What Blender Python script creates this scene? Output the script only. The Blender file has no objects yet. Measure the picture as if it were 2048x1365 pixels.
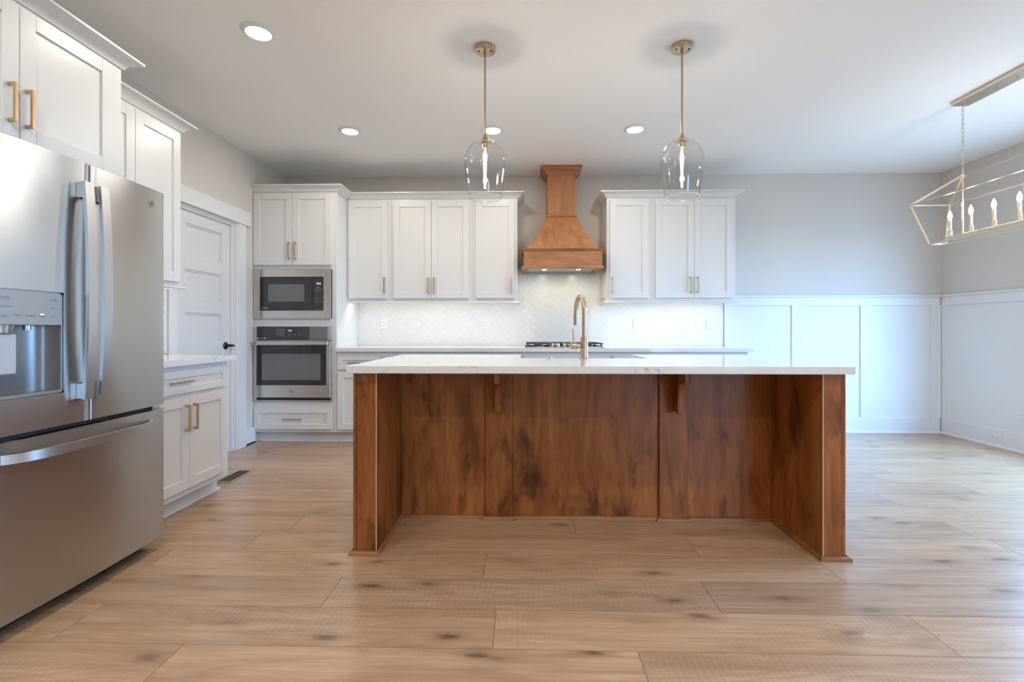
import bpy, bmesh, math, random
from mathutils import Vector, Matrix

# ------------------------------------------------------------------ camera, world, exposure
SC = bpy.context.scene
COL = SC.collection
random.seed(7)
cam_d = bpy.data.cameras.new('camera')
cam_d.sensor_width = 36.0
cam_d.lens = 960.0 / 2048.0 * 36.0
cam_d.shift_y = -22.5 / 2048.0
cam_d.clip_start = 0.05
cam = bpy.data.objects.new('camera', cam_d)
COL.objects.link(cam)
cam.location = (0, 0, 1.085)
cam.rotation_euler = (math.pi / 2, 0, math.atan(24.0 / 960.0))
SC.camera = cam

W = bpy.data.worlds.new('daylight')
SC.world = W
W.use_nodes = True
_bg = W.node_tree.nodes['Background']
# overcast blue sky above the horizon, dimmer ground below it
_wt = W.node_tree
_tc = _wt.nodes.new('ShaderNodeTexCoord')
_sx = _wt.nodes.new('ShaderNodeSeparateXYZ')
_wr = _wt.nodes.new('ShaderNodeValToRGB')
_mr = _wt.nodes.new('ShaderNodeMapRange')
_mr.inputs['From Min'].default_value = -1.0
_wt.links.new(_tc.outputs['Generated'], _sx.inputs[0])
_wt.links.new(_sx.outputs['Z'], _mr.inputs['Value'])
_wt.links.new(_mr.outputs[0], _wr.inputs[0])
_wr.color_ramp.elements[0].position = 0.47
_wr.color_ramp.elements[0].color = (0.095, 0.145, 0.20, 1)
_wr.color_ramp.elements[1].position = 0.53
_wr.color_ramp.elements[1].color = (0.27, 0.57, 1.0, 1)
_wt.links.new(_wr.outputs[0], _bg.inputs[0])
_bg.inputs[1].default_value = 21.5

SC.view_settings.view_transform = 'Standard'
SC.view_settings.look = 'None'
SC.view_settings.gamma = 1.0
SC.view_settings.use_curve_mapping = False
SC.view_settings.exposure = 0.18
cy = SC.cycles
cy.use_denoising = True
cy.max_bounces = 10
cy.diffuse_bounces = 6
cy.glossy_bounces = 5
cy.transmission_bounces = 8
cy.transparent_max_bounces = 16
cy.caustics_reflective = False
cy.caustics_refractive = False
cy.sample_clamp_indirect = 6.0
cy.blur_glossy = 0.5

# power of the lamps of the room and of added unseen ones (W)
P_CAN = 7.5
P_CAN_ADDED = 10.5
P_STRIP = 1.35
P_HOOD = 1.2
P_PENDANT = 5.5
P_CANDLE = 1.0
C_CAN = (1.0, 0.925, 0.81)
C_WARM = (1.0, 0.88, 0.75)

# room
XL, XR, YB, YF, ZC = -2.6, 4.40, 5.17, -4.2, 2.743
F_MAIN = (XL, XR, YB)

# ------------------------------------------------------------------ materials
MATS = {}

def nodes_of(name):
    m = bpy.data.materials.new(name)
    m.use_nodes = True
    nt = m.node_tree
    return m, nt, nt.nodes['Principled BSDF']

def setp(b, **k):
    for kk, v in k.items():
        kk = {'color': 'Base Color', 'metal': 'Metallic', 'rough': 'Roughness', 'spec': 'Specular IOR Level', 'aniso': 'Anisotropic',
              'emit': 'Emission Color', 'emit_s': 'Emission Strength', 'coat': 'Coat Weight', 'coat_r': 'Coat Roughness', 'trans': 'Transmission Weight', 'ior': 'IOR'}[kk]
        if isinstance(v, tuple) and len(v) == 3:
            v = v + (1,)
        b.inputs[kk].default_value = v

def link(nt, a, b):
    nt.links.new(a, b)

def N(nt, t, **k):
    n = nt.nodes.new(t)
    for kk, v in k.items():
        setattr(n, kk, v)
    return n

def mathn(nt, op, a, b=None, clamp=False):
    n = N(nt, 'ShaderNodeMath', operation=op, use_clamp=clamp)
    for i, v in enumerate((a, b)):
        if v is None:
            continue
        if isinstance(v, (int, float)):
            n.inputs[i].default_value = v
        else:
            link(nt, v, n.inputs[i])
    return n.outputs[0]

def mixc(nt, fac, a, b, blend='MIX'):
    n = N(nt, 'ShaderNodeMix', data_type='RGBA', blend_type=blend)
    for s, v in ((n.inputs[0], fac), (n.inputs[6], a), (n.inputs[7], b)):
        if isinstance(v, (int, float)):
            s.default_value = v
        elif isinstance(v, tuple):
            s.default_value = v if len(v) == 4 else v + (1,)
        else:
            link(nt, v, s)
    return n.outputs[2]

def ramp(nt, fac, stops):
    n = N(nt, 'ShaderNodeValToRGB')
    el = n.color_ramp.elements
    while len(el) < len(stops):
        el.new(0.5)
    for e, (p, c) in zip(el, stops):
        e.position = p
        e.color = c + (1,) if len(c) == 3 else c
    link(nt, fac, n.inputs[0])
    return n.outputs[0]

def noise(nt, vec, scale, detail=3.0, rough=0.5, dist=0.0):
    n = N(nt, 'ShaderNodeTexNoise')
    n.inputs['Scale'].default_value = scale
    n.inputs['Detail'].default_value = detail
    n.inputs['Roughness'].default_value = rough
    n.inputs['Distortion'].default_value = dist
    link(nt, vec, n.inputs['Vector'])
    return n.outputs['Fac']

def vmul(nt, vec, s):
    n = N(nt, 'ShaderNodeVectorMath', operation='MULTIPLY')
    link(nt, vec, n.inputs[0])
    n.inputs[1].default_value = s
    return n.outputs[0]

def vadd(nt, a, b):
    n = N(nt, 'ShaderNodeVectorMath', operation='ADD')
    link(nt, a, n.inputs[0])
    if isinstance(b, tuple):
        n.inputs[1].default_value = b
    else:
        link(nt, b, n.inputs[1])
    return n.outputs[0]

def bump(nt, h, bsdf, strength=0.1, dist=0.002):
    n = N(nt, 'ShaderNodeBump')
    n.inputs['Strength'].default_value = strength
    n.inputs['Distance'].default_value = dist
    link(nt, h, n.inputs['Height'])
    link(nt, n.outputs[0], bsdf.inputs['Normal'])

def plain(name, color, rough=0.5, metal=0.0, grain=0.0, gscale=60.0, **k):
    """a paint, plastic or metal; a faint noise keeps it from being perfectly even"""
    m, nt, b = nodes_of(name)
    setp(b, color=color, rough=rough, metal=metal, **k)
    g = N(nt, 'ShaderNodeNewGeometry')
    f = noise(nt, g.outputs['Position'], gscale, 2.0)
    if grain:
        link(nt, mixc(nt, f, tuple(c * (1 - grain) for c in color), tuple(min(1, c * (1 + grain)) for c in color)), b.inputs['Base Color'])
    r = N(nt, 'ShaderNodeMapRange')
    r.inputs['To Min'].default_value = max(0.0, rough * 0.9)
    r.inputs['To Max'].default_value = min(1.0, rough * 1.1)
    link(nt, f, r.inputs['Value'])
    link(nt, r.outputs[0], b.inputs['Roughness'])
    MATS[name] = m
    return m

plain('wall_paint', (0.635, 0.600, 0.560), 0.75, grain=0.012, gscale=8)
plain('ceiling_paint', (0.87, 0.87, 0.86), 0.85, grain=0.01, gscale=5)
plain('trim_paint', (0.74, 0.745, 0.75), 0.32)
plain('cabinet_paint', (0.70, 0.705, 0.70), 0.30)
plain('door_paint', (0.69, 0.695, 0.695), 0.35)
plain('brass', (0.62, 0.42, 0.22), 0.32, 1.0, grain=0.03)
plain('champagne', (0.54, 0.41, 0.275), 0.28, 1.0, gscale=8)
plain('pale_gold', (0.74, 0.64, 0.49), 0.30, 1.0, gscale=6)
plain('chrome', (0.75, 0.75, 0.74), 0.12, 1.0)
plain('dark_bronze', (0.045, 0.038, 0.032), 0.35, 0.8)
plain('black_glass', (0.030, 0.030, 0.032), 0.06, spec=0.6)
plain('grey_glass', (0.15, 0.15, 0.155), 0.08, spec=0.6)
plain('panel_black', (0.045, 0.045, 0.048), 0.20)
plain('dark_gap', (0.012, 0.012, 0.012), 0.6)
plain('dark_plastic', (0.06, 0.06, 0.062), 0.4)
plain('dispenser_grey', (0.40, 0.405, 0.41), 0.35, 0.6)
plain('recess_grey', (0.24, 0.245, 0.25), 0.32, 0.7)
plain('paddle_grey', (0.62, 0.62, 0.65), 0.35, 0.2)
plain('cast_iron', (0.055, 0.055, 0.056), 0.45, 0.3)
plain('knob_steel', (0.55, 0.54, 0.52), 0.25, 1.0)
plain('outlet_plastic', (0.76, 0.76, 0.745), 0.35)
plain('outlet_slot', (0.10, 0.10, 0.10), 0.5)
plain('lettering_grey', (0.14, 0.14, 0.145), 0.5)
plain('lettering_white', (0.62, 0.63, 0.64), 0.5)
plain('porcelain', (0.82, 0.82, 0.81), 0.12, spec=0.6)
plain('vent_brown', (0.13, 0.10, 0.055), 0.45, 0.5)
plain('vent_rim', (0.52, 0.44, 0.31), 0.4, 0.6)
plain('raw_edge', (0.60, 0.40, 0.25), 0.5, grain=0.05)
plain('grout', (0.66, 0.65, 0.62), 0.7)
plain('candle_sleeve', (0.70, 0.60, 0.45), 0.3, 1.0)

def steel(name, tangent, color=(0.54, 0.56, 0.575), rough=0.25, aniso=0.75, stretch=(1, 1, 1), wavy=0.0):
    m, nt, b = nodes_of(name)
    setp(b, color=color, metal=1.0, rough=rough, aniso=aniso)
    c = N(nt, 'ShaderNodeCombineXYZ')
    for i in range(3):
        c.inputs[i].default_value = tangent[i]
    link(nt, c.outputs[0], b.inputs['Tangent'])
    g = N(nt, 'ShaderNodeNewGeometry')
    f = noise(nt, vmul(nt, g.outputs['Position'], stretch), 1.0, 2.0)
    r = N(nt, 'ShaderNodeMapRange')
    r.inputs['To Min'].default_value = rough - 0.014
    r.inputs['To Max'].default_value = rough + 0.014
    link(nt, f, r.inputs['Value'])
    link(nt, r.outputs[0], b.inputs['Roughness'])
    if wavy:
        bump(nt, noise(nt, g.outputs['Position'], 3.2, 1.0), b, wavy, 0.02)
    MATS[name] = m

steel('fridge_steel', (0, 0, 1), rough=0.29, aniso=0.84, wavy=0.24, stretch=(40, 8, 900))
steel('handle_steel', (0, 0, 1), (0.58, 0.58, 0.575), 0.36, 0.35, stretch=(40, 8, 400))
steel('oven_steel', (0, 0, 1), (0.66, 0.61, 0.55), 0.28, 0.7, stretch=(8, 40, 900))
steel('liner_steel', (0, 1, 0), (0.50, 0.51, 0.50), 0.25, 0.5, stretch=(8, 900, 40))

def emissive(name, color, strength):
    m, nt, b = nodes_of(name)
    setp(b, color=color, emit=color, emit_s=strength, rough=0.4)
    MATS[name] = m

emissive('can_glow', (1.0, 0.97, 0.93), 7.0)
emissive('hood_glow', (1.0, 0.95, 0.84), 2.5)
emissive('strip_glow', (1.0, 0.96, 0.90), 4.0)
emissive('filament_glow', (1.0, 0.78, 0.50), 60.0)
emissive('candle_glow', (1.0, 0.83, 0.62), 22.0)
emissive('display_blue', (0.45, 0.62, 1.0), 2.2)
emissive('display_white', (0.75, 0.82, 0.90), 0.8)
emissive('indicator_white', (0.85, 0.92, 1.0), 2.0)

def thin_glass(name, tint=(0.975, 0.98, 0.98), f0=1.45, cap=0.9):
    """a thin clear pane: see-through head on, mirror-like at a glancing angle"""
    m = bpy.data.materials.new(name)
    m.use_nodes = True
    nt = m.node_tree
    nt.nodes.clear()
    out = N(nt, 'ShaderNodeOutputMaterial')
    ge = N(nt, 'ShaderNodeNewGeometry')
    dt = N(nt, 'ShaderNodeVectorMath', operation='DOT_PRODUCT')
    link(nt, ge.outputs['Incoming'], dt.inputs[0])
    link(nt, ge.outputs['Normal'], dt.inputs[1])
    inv = mathn(nt, 'SUBTRACT', 1.0, mathn(nt, 'ABSOLUTE', dt.outputs['Value']), True)
    r0 = ((f0 - 1) / (f0 + 1)) ** 2
    fr = mathn(nt, 'ADD', r0, mathn(nt, 'MULTIPLY', 1 - r0, mathn(nt, 'POWER', inv, 5.0)))
    tr = N(nt, 'ShaderNodeBsdfTransparent')
    tr.inputs[0].default_value = tint + (1,)
    gl = N(nt, 'ShaderNodeBsdfGlossy')
    gl.inputs['Roughness'].default_value = 0.02
    mx = N(nt, 'ShaderNodeMixShader')
    link(nt, mathn(nt, 'MULTIPLY', fr, cap), mx.inputs[0])
    link(nt, tr.outputs[0], mx.inputs[1])
    link(nt, gl.outputs[0], mx.inputs[2])
    link(nt, mx.outputs[0], out.inputs[0])
    MATS[name] = m

thin_glass('clear_glass')
thin_glass('bulb_glass', (0.99, 0.98, 0.96))
thin_glass('window_glass', (0.97, 0.98, 0.98))

def rim_glass():
    m = bpy.data.materials.new('rim_glass')
    m.use_nodes = True
    nt = m.node_tree
    nt.nodes.clear()
    out = N(nt, 'ShaderNodeOutputMaterial')
    tr = N(nt, 'ShaderNodeBsdfTransparent')
    df = N(nt, 'ShaderNodeBsdfTranslucent')
    df.inputs[0].default_value = (0.9, 0.92, 0.92, 1)
    gl = N(nt, 'ShaderNodeBsdfGlossy')
    gl.inputs['Roughness'].default_value = 0.1
    m1 = N(nt, 'ShaderNodeMixShader')
    m1.inputs[0].default_value = 0.5
    link(nt, df.outputs[0], m1.inputs[1])
    link(nt, gl.outputs[0], m1.inputs[2])
    m2 = N(nt, 'ShaderNodeMixShader')
    m2.inputs[0].default_value = 0.7
    link(nt, tr.outputs[0], m2.inputs[1])
    link(nt, m1.outputs[0], m2.inputs[2])
    link(nt, m2.outputs[0], out.inputs[0])
    MATS['rim_glass'] = m

rim_glass()

def maprange(nt, v, a, b, c, d):
    n = N(nt, 'ShaderNodeMapRange', interpolation_type='SMOOTHSTEP')
    for i, x in zip(('From Min', 'From Max', 'To Min', 'To Max'), (a, b, c, d)):
        n.inputs[i].default_value = x
    link(nt, v, n.inputs['Value'])
    return n.outputs[0]

def contour(nt, field, k):
    """thin lines of equal height in a stretched noise: the arches of flat-sawn grain"""
    fr = mathn(nt, 'FRACT', mathn(nt, 'MULTIPLY', field, k))
    return mathn(nt, 'POWER', mathn(nt, 'ABSOLUTE', mathn(nt, 'SUBTRACT', mathn(nt, 'MULTIPLY', fr, 2.0), 1.0)), 3.0)

def wood(name, dark, mid, light, grain_axis='Z', blotch=1.0, rough=0.38, spec=0.4):
    """stained maple: fine fibre lines, soft figure and dark stain blotches that belong to each board"""
    m, nt, b = nodes_of(name)
    setp(b, rough=rough, spec=spec)
    g = N(nt, 'ShaderNodeNewGeometry')
    oi = N(nt, 'ShaderNodeObjectInfo')
    rnd = N(nt, 'ShaderNodeCombineXYZ')
    for i in range(3):
        link(nt, mathn(nt, 'MULTIPLY', oi.outputs['Random'], (17.3, 31.7, 23.1)[i]), rnd.inputs[i])
    p = vadd(nt, g.outputs['Position'], rnd.outputs[0])
    ax = 'XYZ'.index(grain_axis)
    def sc(across, along):
        s = [across] * 3
        s[ax] = along
        return vmul(nt, p, tuple(s))
    fibre = noise(nt, sc(150, 5), 1.0, 4.0, 0.6)
    figure = noise(nt, sc(9, 1.6), 1.0, 4.0, 0.55, 0.9)
    streak = noise(nt, sc(42, 1.3), 1.0, 4.0, 0.6)
    arch = contour(nt, noise(nt, sc(4.2, 0.75), 1.0, 2.0, 0.5, 0.4), 17.0)
    spots = noise(nt, sc(7.0, 2.8), 1.0, 4.0, 0.55, 0.5)
    c = ramp(nt, figure, [(0.30, dark), (0.50, mid), (0.72, light)])
    c = mixc(nt, maprange(nt, streak, 0.40, 0.70, 0.0, 0.36), c, tuple(x * 0.9 for x in dark))
    c = mixc(nt, mathn(nt, 'MULTIPLY', arch, 0.28), c, tuple(x * 0.9 for x in dark))
    c = mixc(nt, mathn(nt, 'MULTIPLY', fibre, 0.30), c, tuple(x * 0.62 for x in mid))
    c = mixc(nt, maprange(nt, spots, 0.50, 0.72, 0.0, 0.85 * blotch), c, tuple(x * 0.34 for x in dark))
    link(nt, c, b.inputs['Base Color'])
    bump(nt, fibre, b, 0.06, 0.001)
    MATS[name] = m

wood('island_maple', (0.165, 0.048, 0.010), (0.345, 0.120, 0.030), (0.440, 0.172, 0.054), spec=0.3)
wood('hood_maple', (0.30, 0.118, 0.042), (0.43, 0.190, 0.080), (0.50, 0.235, 0.105), blotch=0.35)
wood('hood_maple_across', (0.30, 0.118, 0.042), (0.43, 0.190, 0.080), (0.50, 0.235, 0.105), 'X', blotch=0.35)
wood('base_maple', (0.22, 0.085, 0.030), (0.33, 0.145, 0.060), (0.42, 0.20, 0.09), 'X', blotch=0.3)

def quartz():
    m, nt, b = nodes_of('quartz')
    setp(b, rough=0.10, spec=0.55)
    g = N(nt, 'ShaderNodeNewGeometry')
    p = g.outputs['Position']
    warp = noise(nt, p, 2.2, 4.0, 0.6)
    v = noise(nt, vadd(nt, vmul(nt, p, (1.0, 1.6, 2.0)), (3.1, 0.7, 0.2)), 1.5, 6.0, 0.62, 1.3)
    d = mathn(nt, 'ABSOLUTE', mathn(nt, 'SUBTRACT', v, 0.5))
    line = N(nt, 'ShaderNodeMapRange')
    line.inputs['From Min'].default_value = 0.0
    line.inputs['From Max'].default_value = 0.010
    line.inputs['To Min'].default_value = 1.0
    line.inputs['To Max'].default_value = 0.0
    link(nt, d, line.inputs['Value'])
    gate = N(nt, 'ShaderNodeMapRange')
    gate.inputs['From Min'].default_value = 0.50
    gate.inputs['From Max'].default_value = 0.62
    link(nt, warp, gate.inputs['Value'])
    f = mathn(nt, 'MULTIPLY', line.outputs[0], gate.outputs[0])
    base = mixc(nt, noise(nt, p, 3.0, 3.0), (0.70, 0.695, 0.68), (0.75, 0.745, 0.735))
    link(nt, mixc(nt, mathn(nt, 'MULTIPLY', f, 0.95), base, (0.26, 0.24, 0.22)), b.inputs['Base Color'])
    MATS['quartz'] = m

quartz()

def tile():
    m, nt, b = nodes_of('white_tile')
    setp(b, color=(0.83, 0.825, 0.80), rough=0.25, spec=0.5)
    g = N(nt, 'ShaderNodeNewGeometry')
    f = noise(nt, g.outputs['Position'], 14.0, 2.0)
    bump(nt, f, b, 0.22, 0.003)
    at = N(nt, 'ShaderNodeAttribute', attribute_name='tone')
    link(nt, mixc(nt, at.outputs['Fac'], (0.725, 0.72, 0.70), (0.75, 0.745, 0.725)), b.inputs['Base Color'])
    MATS['white_tile'] = m

tile()

def oak_floor():
    m, nt, b = nodes_of('oak_planks')
    setp(b, rough=0.34, spec=0.5, coat=0.35, coat_r=0.22)
    g = N(nt, 'ShaderNodeNewGeometry')
    at = N(nt, 'ShaderNodeAttribute', attribute_name='tone')
    sep = N(nt, 'ShaderNodeSeparateColor')
    link(nt, at.outputs['Color'], sep.inputs[0])
    off = N(nt, 'ShaderNodeCombineXYZ')
    for i in range(3):
        link(nt, mathn(nt, 'MULTIPLY', sep.outputs[i], (37.0, 19.0, 53.0)[i]), off.inputs[i])
    p = vadd(nt, g.outputs['Position'], off.outputs[0])
    fibre = noise(nt, vmul(nt, p, (3.5, 120, 1)), 1.0, 4.0, 0.6)
    figure = noise(nt, vmul(nt, p, (1.3, 9.0, 1)), 1.0, 5.0, 0.58, 1.2)
    arch = contour(nt, noise(nt, vmul(nt, p, (0.75, 5.5, 1)), 1.0, 2.0, 0.5, 0.5), 15.0)
    patch = noise(nt, vmul(nt, p, (0.8, 3.0, 1)), 1.0, 2.0)
    streak = noise(nt, vmul(nt, p, (1.6, 42, 1)), 1.0, 4.0, 0.6)
    saw = N(nt, 'ShaderNodeTexWave', wave_type='BANDS', bands_direction='X')
    saw.inputs['Scale'].default_value = 14.0
    saw.inputs['Distortion'].default_value = 4.0
    saw.inputs['Detail'].default_value = 2.0
    link(nt, p, saw.inputs['Vector'])
    c = ramp(nt, figure, [(0.30, (0.370, 0.232, 0.142)), (0.50, (0.505, 0.335, 0.215)), (0.70, (0.590, 0.415, 0.285))])
    c = mixc(nt, maprange(nt, streak, 0.44, 0.68, 0.0, 0.50), c, (0.33, 0.205, 0.125))
    c = mixc(nt, mathn(nt, 'MULTIPLY', arch, maprange(nt, patch, 0.42, 0.62, 0.04, 0.42)), c, (0.30, 0.18, 0.108))
    c = mixc(nt, maprange(nt, fibre, 0.38, 0.66, 0.0, 0.42), c, (0.365, 0.235, 0.150))
    c = mixc(nt, mathn(nt, 'MULTIPLY', mathn(nt, 'POWER', saw.outputs['Fac'], 5.0), maprange(nt, patch, 0.42, 0.62, 0.02, 0.15)), c, (0.66, 0.50, 0.36))
    # knots: dark drawn-out eyes, a few on each plank, with a smoky halo
    kv = N(nt, 'ShaderNodeTexVoronoi')
    kv.inputs['Scale'].default_value = 1.0
    kv.inputs['Randomness'].default_value = 1.0
    link(nt, vmul(nt, p, (3.0, 8.2, 0)), kv.inputs['Vector'])
    wob = mathn(nt, 'MULTIPLY', mathn(nt, 'SUBTRACT', noise(nt, vmul(nt, p, (14, 60, 1)), 1.0, 3.0), 0.5), 0.22)
    kd = mathn(nt, 'ADD', kv.outputs['Distance'], wob)
    core = N(nt, 'ShaderNodeMapRange')
    core.inputs['From Min'].default_value = 0.03
    core.inputs['From Max'].default_value = 0.16
    core.inputs['To Min'].default_value = 0.85
    core.inputs['To Max'].default_value = 0.0
    link(nt, kd, core.inputs['Value'])
    halo = N(nt, 'ShaderNodeMapRange')
    halo.inputs['From Min'].default_value = 0.08
    halo.inputs['From Max'].default_value = 0.36
    halo.inputs['To Min'].default_value = 0.55
    halo.inputs['To Max'].default_value = 0.0
    link(nt, kd, halo.inputs['Value'])
    sel = N(nt, 'ShaderNodeSeparateColor')
    link(nt, kv.outputs['Color'], sel.inputs[0])
    on = mathn(nt, 'GREATER_THAN', sel.outputs[0], 0.35)
    c = mixc(nt, mathn(nt, 'MULTIPLY', halo.outputs[0], on), c, (0.245, 0.145, 0.085))
    c = mixc(nt, mathn(nt, 'MULTIPLY', core.outputs[0], on), c, (0.115, 0.068, 0.042))
    tint = ramp(nt, sep.outputs[0], [(0.0, (0.86, 0.855, 0.86)), (0.5, (1.0, 0.99, 0.98)), (1.0, (1.10, 1.08, 1.04))])
    c = mixc(nt, 1.0, c, tint, 'MULTIPLY')
    link(nt, c, b.inputs['Base Color'])
    bump(nt, mathn(nt, 'ADD', fibre, mathn(nt, 'MULTIPLY', saw.outputs['Fac'], 0.5)), b, 0.05, 0.001)
    MATS['oak_planks'] = m

oak_floor()

# ------------------------------------------------------------------ mesh building
def ident(a, b, c):
    return (a, b, c)

def face_back(yf):
    """front of a thing on the back wall: a = x, b = out of the front towards the room, c = height"""
    return lambda a, b, c: (a, yf - b, c)

def face_left(xf):
    """front of a thing on the left wall: a = y, b = out towards the room, c = height"""
    return lambda a, b, c: (xf + b, a, c)

ORIGIN = {}

class MB:
    def __init__(self, frame=ident):
        self.f = frame
        self.v, self.fc, self.tone = [], [], []
        self.cur_tone = None

    def add(self, verts, faces):
        n = len(self.v)
        self.v += [tuple(self.f(*p)) for p in verts]
        self.fc += [tuple(i + n for i in f) for f in faces]
        self.tone += [self.cur_tone] * len(faces)

    def from_bm(self, bm):
        bm.verts.index_update()
        self.add([tuple(v.co) for v in bm.verts], [tuple(v.index for v in f.verts) for f in bm.faces])
        bm.free()

    def box(self, a0, a1, b0, b1, c0, c1, bev=0.0012):
        bm = bmesh.new()
        bmesh.ops.create_cube(bm, size=1.0)
        for v in bm.verts:
            v.co = Vector(((a0 + a1) / 2 + v.co.x * abs(a1 - a0), (b0 + b1) / 2 + v.co.y * abs(b1 - b0), (c0 + c1) / 2 + v.co.z * abs(c1 - c0)))
        m = min(abs(a1 - a0), abs(b1 - b0), abs(c1 - c0))
        if bev and bev < m * 0.45:
            bmesh.ops.bevel(bm, geom=list(bm.edges), offset=bev, segments=1, affect='EDGES')
        self.from_bm(bm)
        return self

    def prism(self, pts, vec, bev=0.0):
        bm = bmesh.new()
        vec = Vector(vec)
        lo = [bm.verts.new(Vector(p)) for p in pts]
        hi = [bm.verts.new(Vector(p) + vec) for p in pts]
        bm.faces.new(lo)
        bm.faces.new(list(reversed(hi)))
        n = len(pts)
        for i in range(n):
            bm.faces.new((lo[i], hi[i], hi[(i + 1) % n], lo[(i + 1) % n]))
        bmesh.ops.recalc_face_normals(bm, faces=list(bm.faces))
        if bev:
            sharp = [e for e in bm.edges if len(e.link_faces) == 2 and e.calc_face_angle() > 0.7]
            bmesh.ops.bevel(bm, geom=sharp, offset=bev, segments=2, affect='EDGES')
        self.from_bm(bm)
        return self

    def tube(self, path, r, seg=14, closed=False, caps=True, flat=None):
        """round (or with flat=(w, h, up) rectangular) section along a path"""
        path = [Vector(p) for p in path]
        n = len(path)
        rs = r if isinstance(r, (list, tuple)) else [r] * n
        ring = []
        prev = None
        for i, p in enumerate(path):
            if closed:
                t = (path[(i + 1) % n] - path[i - 1]).normalized()
            else:
                t = (path[min(i + 1, n - 1)] - path[max(i - 1, 0)]).normalized()
            if prev is None:
                u = Vector((0, 0, 1)) if abs(t.z) < 0.9 else Vector((1, 0, 0))
                if flat:
                    u = Vector(flat[2])
            else:
                u = prev
            u = (u - t * u.dot(t)).normalized()
            w = t.cross(u)
            prev = u
            if flat:
                k = rs[i]
                ring.append([p + u * flat[1] / 2 * k * s1 + w * flat[0] / 2 * k * s2 for s1, s2 in ((1, 1), (1, -1), (-1, -1), (-1, 1))])
            else:
                ring.append([p + (u * math.cos(2 * math.pi * j / seg) + w * math.sin(2 * math.pi * j / seg)) * rs[i] for j in range(seg)])
        m = len(ring[0])
        vs = [tuple(q) for rg in ring for q in rg]
        fs = []
        for i in range(n if closed else n - 1):
            k = (i + 1) % n
            for j in range(m):
                fs.append((i * m + j, i * m + (j + 1) % m, k * m + (j + 1) % m, k * m + j))
        if caps and not closed:
            fs.append(tuple(range(m - 1, -1, -1)))
            fs.append(tuple((n - 1) * m + j for j in range(m)))
        self.add(vs, fs)
        return self

    def cyl(self, p0, p1, r0, r1=None, seg=24):
        return self.tube([p0, p1], [r0, r0 if r1 is None else r1], seg)

    def lathe(self, prof, c=(0, 0, 0), seg=40, axis='c', caps=True):
        """profile of (radius, height) turned about an axis through c"""
        vs, fs = [], []
        n = len(prof)
        for j in range(seg):
            t = 2 * math.pi * j / seg
            for r, h in prof:
                x, y = r * math.cos(t), r * math.sin(t)
                q = (x, y, h) if axis == 'c' else (x, h, y) if axis == 'b' else (h, x, y)
                vs.append((c[0] + q[0], c[1] + q[1], c[2] + q[2]))
        for j in range(seg):
            k = (j + 1) % seg
            for i in range(n - 1):
                fs.append((j * n + i, k * n + i, k * n + i + 1, j * n + i + 1))
        if caps and prof[0][0] > 1e-6:
            fs.append(tuple(j * n for j in range(seg)))
        if caps and prof[-1][0] > 1e-6:
            fs.append(tuple(j * n + n - 1 for j in range(seg - 1, -1, -1)))
        bm = bmesh.new()
        bv = [bm.verts.new(v) for v in vs]
        for f in fs:
            try:
                bm.faces.new([bv[i] for i in f])
            except ValueError:
                pass
        bmesh.ops.remove_doubles(bm, verts=list(bm.verts), dist=1e-6)
        self.from_bm(bm)
        return self

    def shell(self, prof, c, seg=48):
        """open turned surface, no caps (thin glass)"""
        n = len(prof)
        vs = [(c[0] + r * math.cos(2 * math.pi * j / seg), c[1] + r * math.sin(2 * math.pi * j / seg), c[2] + h) for j in range(seg) for r, h in prof]
        fs = [(j * n + i, ((j + 1) % seg) * n + i, ((j + 1) % seg) * n + i + 1, j * n + i + 1) for j in range(seg) for i in range(n - 1)]
        self.add(vs, fs)
        return self

    def sweep(self, path, prof):
        """profile of (out, height) along a plan polyline with mitred corners; out is to the right of the path"""
        P = [Vector((p[0], p[1])) for p in path]
        n, m = len(P), len(prof)
        dirs = [(P[i + 1] - P[i]).normalized() for i in range(n - 1)]
        nor = [Vector((d.y, -d.x)) for d in dirs]
        vs = []
        for i in range(n):
            if i == 0:
                o = nor[0]
            elif i == n - 1:
                o = nor[-1]
            else:
                s = nor[i - 1] + nor[i]
                o = s / (1 + nor[i - 1].dot(nor[i]))
            for out, h in prof:
                vs.append((P[i].x + o.x * out, P[i].y + o.y * out, h))
        fs = [(i * m + j, i * m + (j + 1) % m, (i + 1) * m + (j + 1) % m, (i + 1) * m + j) for i in range(n - 1) for j in range(m)]
        fs.append(tuple(range(m)))
        fs.append(tuple((n - 1) * m + j for j in range(m - 1, -1, -1)))
        self.add(vs, fs)
        return self

    def text(self, txt, size, o, ux=(1, 0, 0), uz=(0, 0, 1), align='CENTER'):
        cu = bpy.data.curves.new('lettering', 'FONT')
        cu.body = txt
        cu.size = size
        cu.align_x = align
        cu.align_y = 'CENTER'
        cu.resolution_u = 3
        ob = bpy.data.objects.new('lettering', cu)
        COL.objects.link(ob)
        dg = bpy.context.evaluated_depsgraph_get()
        dg.update()
        me = bpy.data.meshes.new_from_object(ob.evaluated_get(dg))
        ux, uz, o = Vector(ux), Vector(uz), Vector(o)
        self.add([tuple(o + ux * v.co.x + uz * v.co.y) for v in me.vertices], [tuple(p.vertices) for p in me.polygons])
        bpy.data.objects.remove(ob)
        bpy.data.curves.remove(cu)
        bpy.data.meshes.remove(me)
        return self

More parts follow.
